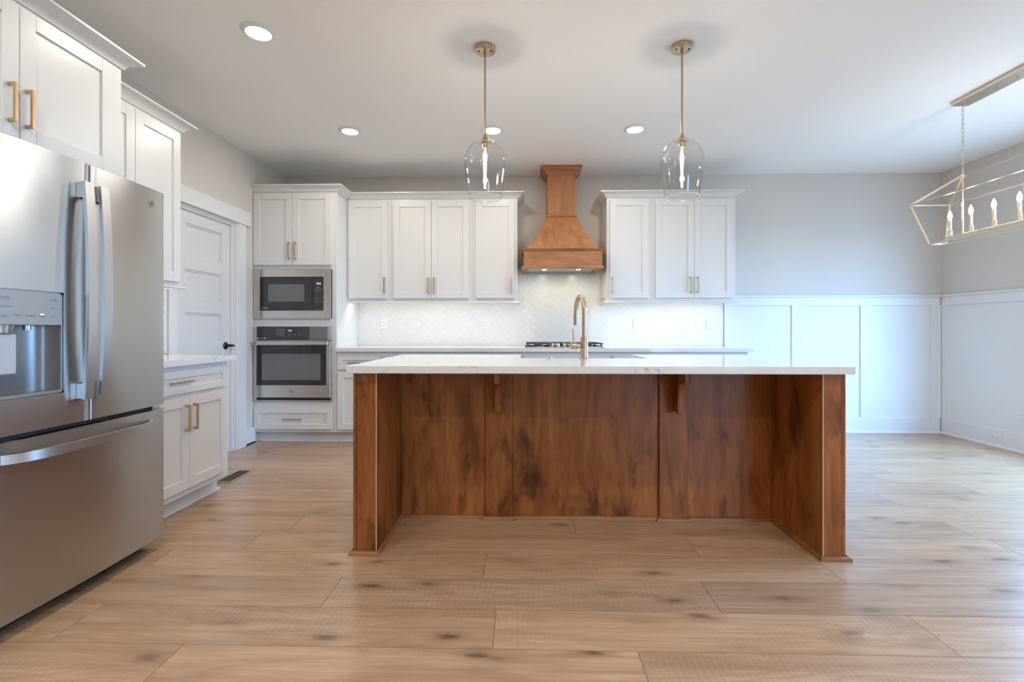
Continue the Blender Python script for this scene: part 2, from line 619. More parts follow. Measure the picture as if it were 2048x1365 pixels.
    def build(self, name, mat, parent=None, label=None, smooth=True, angle=32):
        me = bpy.data.meshes.new(name)
        org = ORIGIN.get(parent.name, Vector((0, 0, 0))) if parent else Vector((0, 0, 0))
        me.from_pydata([Vector(v) - org for v in self.v], [], self.fc)
        if any(t is not None for t in self.tone):
            at = me.color_attributes.new('tone', 'FLOAT_COLOR', 'CORNER')
            for p in me.polygons:
                t = self.tone[p.index] or (0.5, 0.5, 0.5)
                for li in p.loop_indices:
                    at.data[li].color = (t[0], t[1], t[2], 1)
        bm = bmesh.new()
        bm.from_mesh(me)
        bmesh.ops.recalc_face_normals(bm, faces=list(bm.faces))
        bm.to_mesh(me)
        bm.free()
        if smooth:
            me.shade_smooth()
            me.set_sharp_from_angle(angle=math.radians(angle))
        me.materials.append(MATS[mat])
        o = bpy.data.objects.new(name, me)
        COL.objects.link(o)
        if parent:
            o.parent = parent
            ORIGIN[o.name] = org
        if label:
            o['label'] = label
        return o

def thing(name, label, cat, loc, group=None):
    o = bpy.data.objects.new(name, None)
    o.empty_display_size = 0.1
    o.location = loc
    COL.objects.link(o)
    ORIGIN[o.name] = Vector(loc)
    o['label'] = label
    o['category'] = cat
    if group:
        o['group'] = group
    return o

def tag(o, label, cat, group=None):
    o['label'] = label
    o['category'] = cat
    if group:
        o['group'] = group
    return o

def struct(o, label, cat):
    o['kind'] = 'structure'
    o['label'] = label
    o['category'] = cat
    return o

def recentre(o):
    """put a single-mesh thing's origin at the middle of its foot"""
    me = o.data
    xs = [v.co for v in me.vertices]
    c = Vector(((min(p.x for p in xs) + max(p.x for p in xs)) / 2, (min(p.y for p in xs) + max(p.y for p in xs)) / 2, min(p.z for p in xs)))
    me.transform(Matrix.Translation(-c))
    o.location = c
    return o

def copy_tree(src, loc, label):
    """a thing with copies of its parts and sub-parts (mesh data shared)"""
    r = src.copy()
    COL.objects.link(r)
    r.location = loc
    r['label'] = label
    for ch in list(src.children):
        c = ch.copy()
        COL.objects.link(c)
        c.parent = r
        for g in list(ch.children):
            d = g.copy()
            COL.objects.link(d)
            d.parent = c
    return r

def lamp(kind, name, loc, power, color, parent=None, size=0.1, size_y=None, rot=(0, 0, 0), shape='DISK', spread=None):
    d = bpy.data.lights.new(name, kind)
    d.energy = power
    d.color = color
    if kind == 'AREA':
        d.shape = shape
        d.size = size
        if size_y:
            d.size_y = size_y
        if spread:
            d.spread = spread
    else:
        d.shadow_soft_size = size
    o = bpy.data.objects.new(name, d)
    COL.objects.link(o)
    if parent:
        o.parent = parent
        o.location = Vector(loc) - ORIGIN[parent.name]
    else:
        o.location = loc
    o.rotation_euler = rot
    return o

# ------------------------------------------------------------------ the room
T = 0.14
# floor: planks 0.229 m wide running across the room, 1.553 m long, with the joints where the photo shows them
PW, PL, Y0 = 0.229, 1.553, 1.627
JOINT = {-1: [-2.725, -1.172, 0.383, 1.936, 3.49], 0: [-1.657, -0.107, 1.452, 3.005], 1: [-2.348, -0.796, 0.758, 2.311, 3.86], 2: [-1.726, -0.180, 1.377, 2.93],
         3: [-1.392, 0.841, 2.394, 3.95], 4: [-1.276, 0.277, 2.362, 3.915], 5: [-2.05, -0.495, 1.058, 2.61], 6: [-0.79, 0.77, 2.322, 3.875], 9: [-1.88, -0.33, 1.224, 2.777]}
rp = random.Random(3)
fl = MB()
fl.cur_tone = (0.5, 0.5, 0.5)
fl.box(XL - T, XR + T, YF - T, YB + T, -0.05, -0.004, 0)
k0, k1 = int((YF - Y0) / PW) - 1, int((YB - Y0) / PW) + 1
for k in range(k0, k1 + 1):
    y0, y1 = max(YF, Y0 + k * PW), min(YB, Y0 + (k + 1) * PW)
    if y1 - y0 < 0.02:
        continue
    if k in JOINT:
        js = JOINT[k]
    else:
        s = rp.random() * PL
        js = [XL - PL + s + i * PL for i in range(7)]
    xs = [XL] + [x for x in js if XL + 0.05 < x < XR - 0.05] + [XR]
    for xa, xb in zip(xs, xs[1:]):
        fl.cur_tone = (rp.random(), rp.random(), rp.random())
        g = 0.0011
        fl.add([(xa + g, y0 + g, 0), (xb - g, y0 + g, 0), (xb - g, y1 - g, 0), (xa + g, y1 - g, 0),
                (xa + g, y0 + g, -0.004), (xb - g, y0 + g, -0.004), (xb - g, y1 - g, -0.004), (xa + g, y1 - g, -0.004)],
               [(0, 1, 2, 3), (0, 4, 5, 1), (1, 5, 6, 2), (2, 6, 7, 3), (3, 7, 4, 0)])
struct(fl.build('floor', 'oak_planks', smooth=False), 'wide light oak plank floor with dark knots', 'floor')

struct(MB().box(XL - T, XR + T, YF - T, YB + T, ZC, ZC + 0.1, 0).build('ceiling', 'ceiling_paint'), 'smooth white flat ceiling', 'ceiling')

def wall_with_holes(name, label, axis, at, thick, u0, u1, holes):
    """wall across u at x or y = at; holes are (u0, u1, z0, z1)"""
    m = MB()
    def b(ua, ub, za, zb):
        if ub - ua < 1e-4 or zb - za < 1e-4:
            return
        lo, hi = sorted((at, at + thick))
        if axis == 'x':
            m.box(lo, hi, ua, ub, za, zb, 0)
        else:
            m.box(ua, ub, lo, hi, za, zb, 0)
    u = u0
    for h in sorted(holes):
        b(u, h[0], 0, ZC)
        b(h[0], h[1], 0, h[2])
        b(h[0], h[1], h[3], ZC)
        u = h[1]
    b(u, u1, 0, ZC)
    return struct(m.build(name, 'wall_paint'), label, 'wall')

WIN_R = (2.15, 4.20, 0.33, 2.25)
WIN_F = [(2.6, 4.1, 0.33, 2.3)]  # unseen window, put in for the daylight it lets in
DOOR = (3.53, 4.25, 0.0, 2.045)
wall_with_holes('wall_back', 'greige back wall behind the wooden range hood', 'y', YB, T, XL - T, XR + T, [])
wall_with_holes('wall_left', 'greige left wall around the white panelled door', 'x', XL, -T, YF, YB, [DOOR])
wall_with_holes('wall_right', 'greige right wall above white wainscot', 'x', XR, T, YF, YB, [WIN_R])
wall_with_holes('wall_front', 'greige wall behind the camera', 'y', YF, -T, XL - T, XR + T, WIN_F)

win_n = [0]
def window(axis, at, sgn, u0, u1, z0, z1, label):
    """casing, sash frame with mullions, pane and sill; sgn points into the room"""
    win_n[0] += 1
    mid = ((u0 + u1) / 2)
    loc = (at, mid, z0) if axis == 'x' else (mid, at, z0)
    w = bpy.data.objects.new('window_%d' % win_n[0], None)
    w.location = loc
    COL.objects.link(w)
    ORIGIN[w.name] = Vector(loc)
    struct(w, label, 'window')
    fr = (lambda a, b, c: (at + sgn * b, a, c)) if axis == 'x' else (lambda a, b, c: (a, at + sgn * b, c))
    cs, cw = MB(fr), 0.11
    cs.box(u0 - cw, u0, 0, 0.02, z0 - 0.02, z1, 0.001)
    cs.box(u1, u1 + cw, 0, 0.02, z0 - 0.02, z1, 0.001)
    cs.box(u0 - cw - 0.02, u1 + cw + 0.02, 0, 0.026, z1, z1 + 0.13, 0.001)
    cs.build('casing', 'trim_paint', w)
    s = MB(fr)
    d0, d1 = -0.10, -0.05
    s.box(u0, u0 + 0.05, d0, d1, z0, z1)
    s.box(u1 - 0.05, u1, d0, d1, z0, z1)
    s.box(u0 + 0.05, u1 - 0.05, d0, d1, z0, z0 + 0.06)
    s.box(u0 + 0.05, u1 - 0.05, d0, d1, z1 - 0.05, z1)
    s.box(mid - 0.035, mid + 0.035, d0, d1, z0 + 0.06, z1 - 0.05)
    zm = (z0 + z1) / 2
    s.box(u0 + 0.05, mid - 0.035, d0, d1, zm - 0.02, zm + 0.02)
    s.box(mid + 0.035, u1 - 0.05, d0, d1, zm - 0.02, zm + 0.02)
    s.build('sash', 'trim_paint', w)
    g = MB(fr)
    g.add([(u0 + 0.05, -0.075, z0 + 0.06), (u1 - 0.05, -0.075, z0 + 0.06), (u1 - 0.05, -0.075, z1 - 0.05), (u0 + 0.05, -0.075, z1 - 0.05)], [(0, 1, 2, 3)])
    g.build('pane', 'window_glass', w)
    si = MB(fr)
    si.box(u0 - cw - 0.04, u1 + cw + 0.04, 0.0, 0.042, z0 - 0.022, z0, 0.003)
    si.box(u0 - cw, u1 + cw, 0.0, 0.018, z0 - 0.105, z0 - 0.022, 0.001)
    si.build('sill', 'trim_paint', w)
    # daylight enters here: a portal only guides the sampling of the sky, it gives no light of its own
    d = bpy.data.lights.new('portal', 'AREA')
    d.shape = 'RECTANGLE'
    d.size, d.size_y = (u1 - u0), (z1 - z0)
    d.cycles.is_portal = True
    o = bpy.data.objects.new('portal', d)
    COL.objects.link(o)
    if axis == 'x':
        o.location = (at - sgn * 0.12, mid, zm)
        o.rotation_euler = (0, -sgn * math.pi / 2, 0)
        d.size, d.size_y = (z1 - z0), (u1 - u0)
    else:
        o.location = (mid, at - sgn * 0.12, zm)
        o.rotation_euler = (sgn * math.pi / 2, 0, 0)
    return w

window('x', XR, -1, *WIN_R, 'tall white framed window on the right wall beside the hanging lantern')
for i, q in enumerate(WIN_F):
    window('y', YF, 1, *q, 'unseen tall window added for daylight on the wall behind the camera')

# pantry door in the left wall
dr = bpy.data.objects.new('door_1', None)
dr.location = (XL, (DOOR[0] + DOOR[1]) / 2, 0)
COL.objects.link(dr)
ORIGIN[dr.name] = Vector(dr.location)
struct(dr, 'white five-panel interior door in the left wall with a dark lever', 'door')
f = face_left(-2.665)
slab = MB(f)
a0, a1, s_ = 3.545, 4.235, 0.118
zs = [(0.24, 0.53), (0.63, 0.87), (0.97, 1.22), (1.326, 1.56), (1.658, 1.92)]
slab.box(a0, a1, 0.0, 0.022, 0.008, 2.03, 0)
slab.box(a0, a0 + s_, 0.022, 0.035, 0.008, 2.03, 0.002)
slab.box(a1 - s_, a1, 0.022, 0.035, 0.008, 2.03, 0.002)
edge = [0.008] + [z for q in zs for z in q] + [2.03]
for i in range(0, len(edge), 2):
    slab.box(a0 + s_, a1 - s_, 0.022, 0.035, edge[i], edge[i + 1], 0.002)
for za, zb in zs:   # inner step of each panel
    for q in ((a0 + s_, a0 + s_ + 0.014, za, zb), (a1 - s_ - 0.014, a1 - s_, za, zb), (a0 + s_ + 0.014, a1 - s_ - 0.014, za, za + 0.014), (a0 + s_ + 0.014, a1 - s_ - 0.014, zb - 0.014, zb)):
        slab.box(q[0], q[1], 0.022, 0.029, q[2], q[3], 0.002)
slab.build('slab', 'door_paint', dr)
kn = MB(f)
kc = (4.165, 0.035, 0.945)
kn.lathe([(0.0, 0.012), (0.024, 0.012), (0.032, 0.006), (0.033, 0.0)], kc, 28, 'b')
kn.cyl(kc, (kc[0], 0.075, kc[2]), 0.011)
kn.tube([(kc[0] - 0.008, 0.075, kc[2]), (kc[0] + 0.02, 0.078, kc[2] + 0.002), (kc[0] + 0.035, 0.078, kc[2]), (kc[0] + 0.058, 0.076, kc[2] - 0.002)], [0.012, 0.011, 0.009, 0.008], 12)
kn.build('lever', 'dark_bronze', dr, 'dark bronze lever handle')
jb = MB(face_left(XL))
jb.box(DOOR[0], DOOR[0] + 0.012, -T, 0.0, 0, DOOR[3] - 0.012, 0)
jb.box(DOOR[1] - 0.012, DOOR[1], -T, 0.0, 0, DOOR[3] - 0.012, 0)
jb.box(DOOR[0], DOOR[1], -T, 0.0, DOOR[3] - 0.012, DOOR[3], 0)
jb.box(DOOR[1] - 0.024, DOOR[1] - 0.012, -0.028, -0.010, 0, DOOR[3] - 0.012, 0.001)
jb.box(DOOR[0] + 0.012, DOOR[1] - 0.024, -0.028, -0.010, DOOR[3] - 0.026, DOOR[3] - 0.012, 0.001)
jb.build('jamb', 'trim_paint', dr)
cs = MB(face_left(XL))
cs.box(3.43, 3.52, 0, 0.02, 0, 2.053, 0.0015)
cs.box(4.285, 4.40, 0, 0.02, 0, 2.053, 0.0015)
cs.box(4.262, 4.285, 0, 0.012, 0, 2.053, 0.0015)
cs.box(3.36, 4.452, 0, 0.030, 2.053, 2.180, 0.0015)
cs.build('casing', 'trim_paint', dr)

# baseboards, wainscot
def shoe(m, path):
    r = 0.016
    m.sweep(path, [(0, 0), (r, 0), (r, 0.006), (r * 0.85, 0.011), (r * 0.5, 0.0145), (0, 0.016)])

bb = MB()
bb.box(XL, XL + 0.016, 4.402, 4.56, 0, 0.147, 0.0015)
shoe(bb, [(XL + 0.016, 4.56), (XL + 0.016, 4.402)])
bb.box(XL, XL + 0.016, YF, 1.30, 0, 0.147, 0.0015)
struct(bb.build('baseboard_left', 'trim_paint'), 'white baseboard on the left wall beside the door', 'baseboard')

TX0 = 2.124
def wains(m, frame_u, stiles, u0, u1, rail_segs=None):
    m.box(u0, u1, 0, 0.006, 0.15, 1.345, 0)
    m.box(u0, u1, 0, 0.020, 0.0, 0.157, 0.0012)
    m.box(u0, u1, 0, 0.020, 1.341, 1.430, 0.0012)
    m.box(u0, u1, 0, 0.034, 1.430, 1.449, 0.003)
    for a, b in stiles:
        m.box(a, b, 0, 0.020, 0.157, 1.341, 0.0012)

w1 = MB(face_back(YB))
wains(w1, None, [(TX0 + 0.003, 2.216), (2.834, 2.934), (3.548, 3.651), (4.272, XR - 0.0205)], TX0 + 0.003, XR - 0.0345)
w1b = MB()
shoe(w1b, [(TX0 + 0.003, YB - 0.020), (XR - 0.02, YB - 0.020)])
w1.v += w1b.v[:0]
n_ = len(w1.v)
w1.v += w1b.v
w1.fc += [tuple(i + n_ for i in q) for q in w1b.fc]
w1.tone += [None] * len(w1b.fc)
struct(w1.build('trim_1', 'trim_paint'), 'white board wainscot with chair rail on the back wall', 'wainscot')
w2 = MB(lambda a, b, c: (XR - b, a, c))
for ua, ub in ((4.312, YB - 0.0005), (0.312, 2.038)):
    wains(w2, None, [], ua, ub)
w2.box(5.059, YB - 0.021, 0, 0.0200, 0.157, 1.341, 0.0012)
for yy in (0.312, 1.12, 1.938):
    w2.box(yy, yy + 0.10, 0, 0.020, 0.157, 1.341, 0.0012)
w2.box(2.038, 4.312, 0, 0.020, 0.0, 0.157, 0.0012)
w2.box(2.038, 4.312, 0, 0.006, 0.15, 0.222, 0)
w2b = MB()
shoe(w2b, [(XR - 0.020, YB - 0.02), (XR - 0.020, 0.35)])
n_ = len(w2.v)
w2.v += w2b.v
w2.fc += [tuple(i + n_ for i in q) for q in w2b.fc]
w2.tone += [None] * len(w2b.fc)
struct(w2.build('trim_2', 'trim_paint'), 'white board wainscot with chair rail on the right wall', 'wainscot')

# ------------------------------------------------------------------ tile backsplash (herringbone)
def clip(poly, axis, lim, keep_less):
    out = []
    n = len(poly)
    for i in range(n):
        p, q = poly[i], poly[(i + 1) % n]
        ip = p[axis] <= lim if keep_less else p[axis] >= lim
        iq = q[axis] <= lim if keep_less else q[axis] >= lim
        if ip:
            out.append(p)
        if ip != iq:
            t = (lim - p[axis]) / (q[axis] - p[axis])
            out.append((p[0] + (q[0] - p[0]) * t, p[1] + (q[1] - p[1]) * t))
    return out

def herringbone(frame, rects, name, label, off=(0, 0)):
    w, l, g = 0.0655, 0.1965, 0.0012
    m = MB(frame)
    rt = random.Random(11)
    m.cur_tone = (0.35, 0.35, 0.35)
    for (u0, u1, z0, z1) in rects:
        m.box(u0, u1, 0, 0.0045, z0, z1, 0)
    umin, umax = min(r[0] for r in rects), max(r[1] for r in rects)
    zmin, zmax = min(r[2] for r in rects), max(r[3] for r in rects)
    c = math.sqrt(0.5)
    R = int((umax - umin + zmax - zmin) / w) + 12
    for i in range(-R, R):
        for j in range(-R, R):
            # herringbone lattice, tile ratio 3:1
            for kind in (0, 1):
                x = (i * w) + j * 2 * l * 0
                # row by row staircase: horizontal tile at ((k)w, kw) stepping; use the (i, j) basis (w, w) and (l, -l)
                bx, by = i * w + j * l, i * w - j * l
                if kind == 0:
                    q = [(bx, by), (bx + l, by), (bx + l, by + w), (bx, by + w)]
                else:
                    q = [(bx + l, by + w - l), (bx + l + w, by + w - l), (bx + l + w, by + w), (bx + l, by + w)]
                cxm, cym = sum(p[0] for p in q) / 4, sum(p[1] for p in q) / 4
                q = [(cxm + (p[0] - cxm) * (1 - 2 * g / max(abs(q[0][0] - q[2][0]), 1e-6)), cym + (p[1] - cym) * (1 - 2 * g / max(abs(q[0][1] - q[2][1]), 1e-6))) for p in q]
                q = [((p[0] - p[1]) * c + umin + off[0], (p[0] + p[1]) * c + zmin + off[1]) for p in q]
                if max(p[0] for p in q) < umin or min(p[0] for p in q) > umax or max(p[1] for p in q) < zmin or min(p[1] for p in q) > zmax:
                    continue
                t = rt.random()
                tx, tz = rt.uniform(-1, 1) * 0.0009, rt.uniform(-1, 1) * 0.0009
                for (u0, u1, z0, z1) in rects:
                    pl = clip(clip(clip(clip(q, 0, u0, False), 0, u1, True), 1, z0, False), 1, z1, True)
                    if len(pl) < 3:
                        continue
                    m.cur_tone = (t, t, t)
                    n = len(pl)
                    kk = 0.985 if n == 4 and all(abs(pl[k_][0] - q[k_][0]) + abs(pl[k_][1] - q[k_][1]) < 1e-9 for k_ in range(4)) else 1.0
                    mx, mz = sum(p[0] for p in pl) / n, sum(p[1] for p in pl) / n
                    lo = [(p[0], 0.0045, p[1]) for p in pl]
                    hi = [(mx + (p[0] - mx) * kk, 0.0062 + tx * (p[0] - mx) * 4 + tz * (p[1] - mz) * 4, mz + (p[1] - mz) * kk) for p in pl]
                    m.add(lo + hi, [tuple(range(n, 2 * n))] + [(k, (k + 1) % n, n + (k + 1) % n, n + k) for k in range(n)])
    return struct(m.build(name, 'white_tile', smooth=False), label, 'backsplash')

ZT = 0.913
herringbone(face_back(YB), [(-1.794, -0.068, ZT, 1.404), (-0.068, 0.830, ZT, 1.74), (0.830, TX0, ZT, 1.404)], 'tile_wall', 'glossy white herringbone tile backsplash behind the cooktop')
herringbone(face_left(XL), [(2.40, 3.425, ZT, 1.404)], 'tile_wall', 'glossy white tile backsplash beside the panelled door')

# ------------------------------------------------------------------ cabinets
def shaker(m, a0, a1, c0, c1, b0, t=0.020, stile=0.062, rec=0.009):
    m.box(a0 + 0.004, a1 - 0.004, b0, b0 + t - rec, c0 + 0.004, c1 - 0.004, 0)
    m.box(a0, a0 + stile, b0, b0 + t, c0, c1, 0.0014)
    m.box(a1 - stile, a1, b0, b0 + t, c0, c1, 0.0014)
    m.box(a0 + stile, a1 - stile, b0, b0 + t, c0, c0 + stile, 0.0014)
    m.box(a0 + stile, a1 - stile, b0, b0 + t, c1 - stile, c1, 0.0014)
    return m

def pull(frame, along, mid_a, mid_c, length, b0, parent, w=0.0105):
    """squared brass bar pull with filleted feet; along = 'c' upright or 'a' level"""
    h = length / 2
    foot, out, bar, r = 0.0125, 0.031, 0.0095, 0.008
    prof = [(-h, 0.0), (-h, out), (h, out), (h, 0.0), (h - foot, 0.0)]
    for k in range(5):
        t = math.pi / 2 * k / 4
        prof.append((h - foot - r + r * math.cos(t), out - bar - r + r * math.sin(t)))
    for k in range(5):
        t = math.pi / 2 * k / 4
        prof.append((-h + foot + r - r * math.sin(t), out - bar - r + r * math.cos(t)))
    prof.append((-h + foot, 0.0))
    m = MB(frame)
    if along == 'c':
        m.prism([(mid_a - w / 2, b0 + q[1], mid_c + q[0]) for q in prof], (w, 0, 0), 0.0008)
    else:
        m.prism([(mid_a + q[0], b0 + q[1], mid_c - w / 2) for q in prof], (0, 0, w), 0.0008)
    return m.build('handle', 'brass', parent, 'brass bar handle')

def upper(frame, a0, a1, z0, z1, depth, doors, label, wall_gap=0.0, rail=(0, 0), handles=(), strip=True, group=None, group_rail=True, hz=(1.454, 1.611), dz=None):
    """wall cabinet: box, face frame, shaker doors with pulls, light rail below. doors = (a0, a1); handles = a of each pull; frame face at b = 0"""
    t = thing('upper_cabinet', label, 'cabinet', frame((a0 + a1) / 2, -depth, z0), group)
    b = MB(frame)
    b.box(a0, a1, -depth, -0.018, z0 + 0.035, z1, 0)
    b.box(a0, a0 + 0.018, -depth, -0.018, z0, z0 + 0.04, 0)
    b.box(a1 - 0.018, a1, -depth, -0.018, z0, z0 + 0.04, 0)
    b.box(a0, a1, -0.018, 0, z0, z1, 0.001)
    b.build('body', 'cabinet_paint', t)
    d0, d1 = dz or (z0 + 0.030, z1 - 0.022)
    for (da, db), ha in zip(doors, handles):
        d = shaker(MB(frame), da, db, d0, d1, 0.0015).build('door', 'cabinet_paint', t)
        if ha is not None:
            pull(frame, 'c', ha, sum(hz) / 2, hz[1] - hz[0], 0.0215, d)
    if group_rail:
        r = MB(frame)
        prof = [(-0.018, z0 - 0.018), (0.016, z0 - 0.018), (0.020, z0 - 0.014), (0.012, z0 - 0.006), (0.002, z0), (-0.018, z0)]
        r.prism([(a0 - rail[0], q[0], q[1]) for q in prof], (a1 - a0 + rail[0] + rail[1], 0, 0))
        if rail[0]:
            r.box(a0 - rail[0], a0 - 0.0005, -depth, -0.018, z0 - 0.018, z0 - 0.012, 0)
        if rail[1]:
            r.box(a1 + 0.0005, a1 + rail[1], -depth, -0.018, z0 - 0.018, z0 - 0.012, 0)
        r.build('light_rail', 'cabinet_paint', t)
    if strip:
        s = MB(frame)
        s.box(a0 + 0.03, a1 - 0.03, -0.070, -0.052, z0 + 0.0255, z0 + 0.0345, 0)
        s.build('light_strip', 'strip_glow', t)
        p = frame((a0 + a1) / 2, -0.061, z0 + 0.0245)
        ln = a1 - a0 - 0.06
        horiz = abs(frame(1, 0, 0)[0] - frame(0, 0, 0)[0]) > 0.5
        lamp('AREA', 'strip_light', p, P_STRIP * ln, (1.0, 0.93, 0.86), t, ln if horiz else 0.014, 0.014 if horiz else ln, (0, 0, 0), 'RECTANGLE')
    return t

YU = 4.84
FU = face_back(YU)
DU = YB - YU - 0.001
UZ0, UZ1 = 1.372, 2.410
GB = 'white upper cabinets on the back wall'
upper(FU, -1.794, -1.3505, UZ0, UZ1, DU, [(-1.775, -1.380)], 'white single-door upper cabinet on the back wall beside the oven tower', handles=[-1.409], group=GB)
upper(FU, -1.3495, -0.5215, UZ0, UZ1, DU, [(-1.320, -0.9365), (-0.9335, -0.554)], 'white double-door upper cabinet on the back wall left of the hood', handles=[-0.962, -0.904], group=GB)
upper(FU, -0.5205, -0.067, UZ0, UZ1, DU, [(-0.488, -0.095)], 'white single-door upper cabinet touching the left side of the wooden hood space', rail=(0, 0.016), handles=[-0.130], group=GB)
upper(FU, 0.829, 1.2765, UZ0, UZ1, DU, [(0.859, 1.241)], 'white single-door upper cabinet just right of the wooden hood', rail=(0.016, 0), handles=[0.888], group=GB)
upper(FU, 1.2775, 2.108, UZ0, UZ1, DU, [(1.313, 1.6945), (1.6975, 2.073)], 'white double-door upper cabinet at the right end above the wainscot', rail=(0, 0.016), handles=[1.658, 1.725], group=GB)
FLU = face_left(-2.27)
upper(FLU, 2.408, 3.120, UZ0, UZ1 - 0.02, 0.329, [(2.42, 2.7225), (2.7255, 3.090)], 'white upper cabinet on the left wall between refrigerator and panelled door', rail=(0, 0.04), handles=[None, None], dz=(1.396, 2.366))
FLF = face_left(-2.0)
upper(FLF, 1.365, 2.335, 1.815, UZ1 - 0.03, 0.599, [(1.405, 1.8345), (1.8375, 2.267)], 'white deep upper cabinet above the steel refrigerator', handles=[1.795, 1.860], strip=False, group_rail=False, hz=(1.885, 2.038), dz=(1.835, 2.360))

def crown_prof(zb, out=0.068, hgt=0.056):
    return [(0.0, zb), (0.009, zb), (0.011, zb + 0.006), (0.015, zb + 0.010), (0.018, zb + 0.016), (0.028, zb + 0.026), (0.044, zb + 0.037), (0.060, zb + hgt - 0.011),
            (out, zb + hgt - 0.010), (out, zb + hgt), (0.0, zb + hgt)]

def crown(path, zb, label):
    o = MB().sweep(path, crown_prof(zb)).build('crown_molding', 'cabinet_paint', angle=25)
    return tag(o, label, 'molding', 'crown moldings on the white cabinets')

crown([(XL + 0.002, 4.56), (-1.795, 4.56), (-1.795, YU), (-0.067, YU), (-0.067, YB - 0.002)], UZ1 + 0.0005, 'white crown molding over the oven tower and the cabinets left of the hood')
crown([(0.829, YB - 0.002), (0.829, YU), (2.108, YU), (2.108, YB - 0.002)], UZ1 + 0.0005, 'white crown molding on the cabinets right of the hood')
crown([(-2.0, 1.365), (-2.0, 2.335), (XL + 0.002, 2.335)], UZ1 - 0.0295, 'white crown molding on the deep cabinet above the refrigerator')
crown([(-2.27, 2.408), (-2.27, 3.120), (XL + 0.002, 3.120)], UZ1 - 0.0195, 'white crown molding on the left wall cabinet beside the door')

def base(frame, a0, a1, depth, fronts, label, z1=0.876, group=None, ends=(0, 0)):
    """fronts = list of (kind, a0, a1, c0, c1, handle) with kind door, drawer, plain"""
    t = thing('base_cabinet', label, 'cabinet', frame((a0 + a1) / 2, -depth, 0), group)
    b = MB(frame)
    b.box(a0, a1, -depth, -0.018, 0.102, z1, 0)
    b.box(a0, a1, -0.018, 0, 0.102, z1, 0.001)
    b.box(a0, a1, -depth, -0.075, 0.0, 0.102, 0)
    b.build('body', 'cabinet_paint', t)
    s = MB(frame)
    r = 0.016
    q = [(0, 0), (r, 0), (r, 0.006), (r * 0.85, 0.011), (r * 0.5, 0.0145), (0, 0.016)]
    s.prism([(a0 - ends[0], -0.075 + p[0], p[1]) for p in q], (a1 - a0 + ends[0] + ends[1], 0, 0))
    s.build('shoe_molding', 'cabinet_paint', t)
    for kind, fa, fb, c0, c1, h in fronts:
        d = shaker(MB(frame), fa, fb, c0, c1, 0.0015, stile=0.060 if kind == 'door' else 0.042 if c1 - c0 < 0.17 else 0.05).build('drawer' if kind == 'drawer' else 'door' if kind == 'door' else 'front_panel', 'cabinet_paint', t)
        if h is not None:
            if kind == 'drawer':
                pull(frame, 'a', h, (c0 + c1) / 2, 0.165, 0.0125, d)
            else:
                pull(frame, 'c', h, c1 - 0.125, 0.155, 0.0215, d)
    return t

FB = face_back(4.56)
DB = YB - 4.56 - 0.001
GBB = 'white base cabinets under the back counter'
def dd(a0, a1, n):
    """a drawer above n doors"""
    w0, w1 = a0 + 0.030, a1 - 0.030
    r = [('drawer', w0, w1, 0.702, 0.838, (w0 + w1) / 2)]
    if n == 1:
        r.append(('door', w0, w1, 0.130, 0.686, w1 - 0.03))
    else:
        m = (w0 + w1) / 2
        r += [('door', w0, m - 0.0015, 0.130, 0.686, m - 0.031), ('door', m + 0.0015, w1, 0.130, 0.686, m + 0.031)]
    return r

base(FB, -1.794, -1.3535, DB, [('drawer', -1.781, -1.381, 0.702, 0.838, -1.59), ('door', -1.781, -1.381, 0.130, 0.686, -1.41)], 'white base cabinet with narrow drawer beside the oven tower', group=GBB)
base(FB, -1.3525, -0.0305, DB, dd(-1.3525, -0.0305, 2), 'white wide base cabinet left of the cooktop behind the island', group=GBB)
base(FB, -0.0295, 0.8145, DB, [('plain', 0.0, 0.785, 0.702, 0.838, None), ('door', 0.0, 0.391, 0.13, 0.686, 0.36), ('door', 0.394, 0.785, 0.13, 0.686, 0.425)], 'white base cabinet directly under the gas cooktop', group=GBB)
base(FB, 0.8155, 2.100, DB, dd(0.8155, 2.100, 2), 'white base cabinet at the right end of the back counter', group=GBB)
FLB = face_left(-2.012)
base(FLB, 2.405, 3.210, 0.587, [('drawer', 2.445, 3.165, 0.712, 0.846, 2.745), ('door', 2.445, 2.8085, 0.142, 0.690, 2.775), ('door', 2.8115, 3.165, 0.142, 0.690, 2.843)],
     'white base cabinet on the left wall beside the refrigerator', ends=(0, 0.014))

def worktop(outline, z0, z1, label, bev=0.002):
    o = MB().prism([(p[0], p[1], z0) for p in outline], (0, 0, z1 - z0), bev).build('worktop', 'quartz')
    recentre(o)
    return tag(o, label, 'countertop')

worktop([(-1.793, 4.52), (2.145, 4.52), (2.145, 5.147), (2.122, 5.147), (2.122, 5.161), (-1.793, 5.161)], 0.8765, 0.9125, 'white quartz worktop along the back wall under the tile backsplash')
worktop([(-2.592, 2.405), (-1.965, 2.405), (-1.965, 3.235), (-2.592, 3.235)], 0.8765, 0.9125, 'white quartz worktop on the left wall beside the refrigerator')

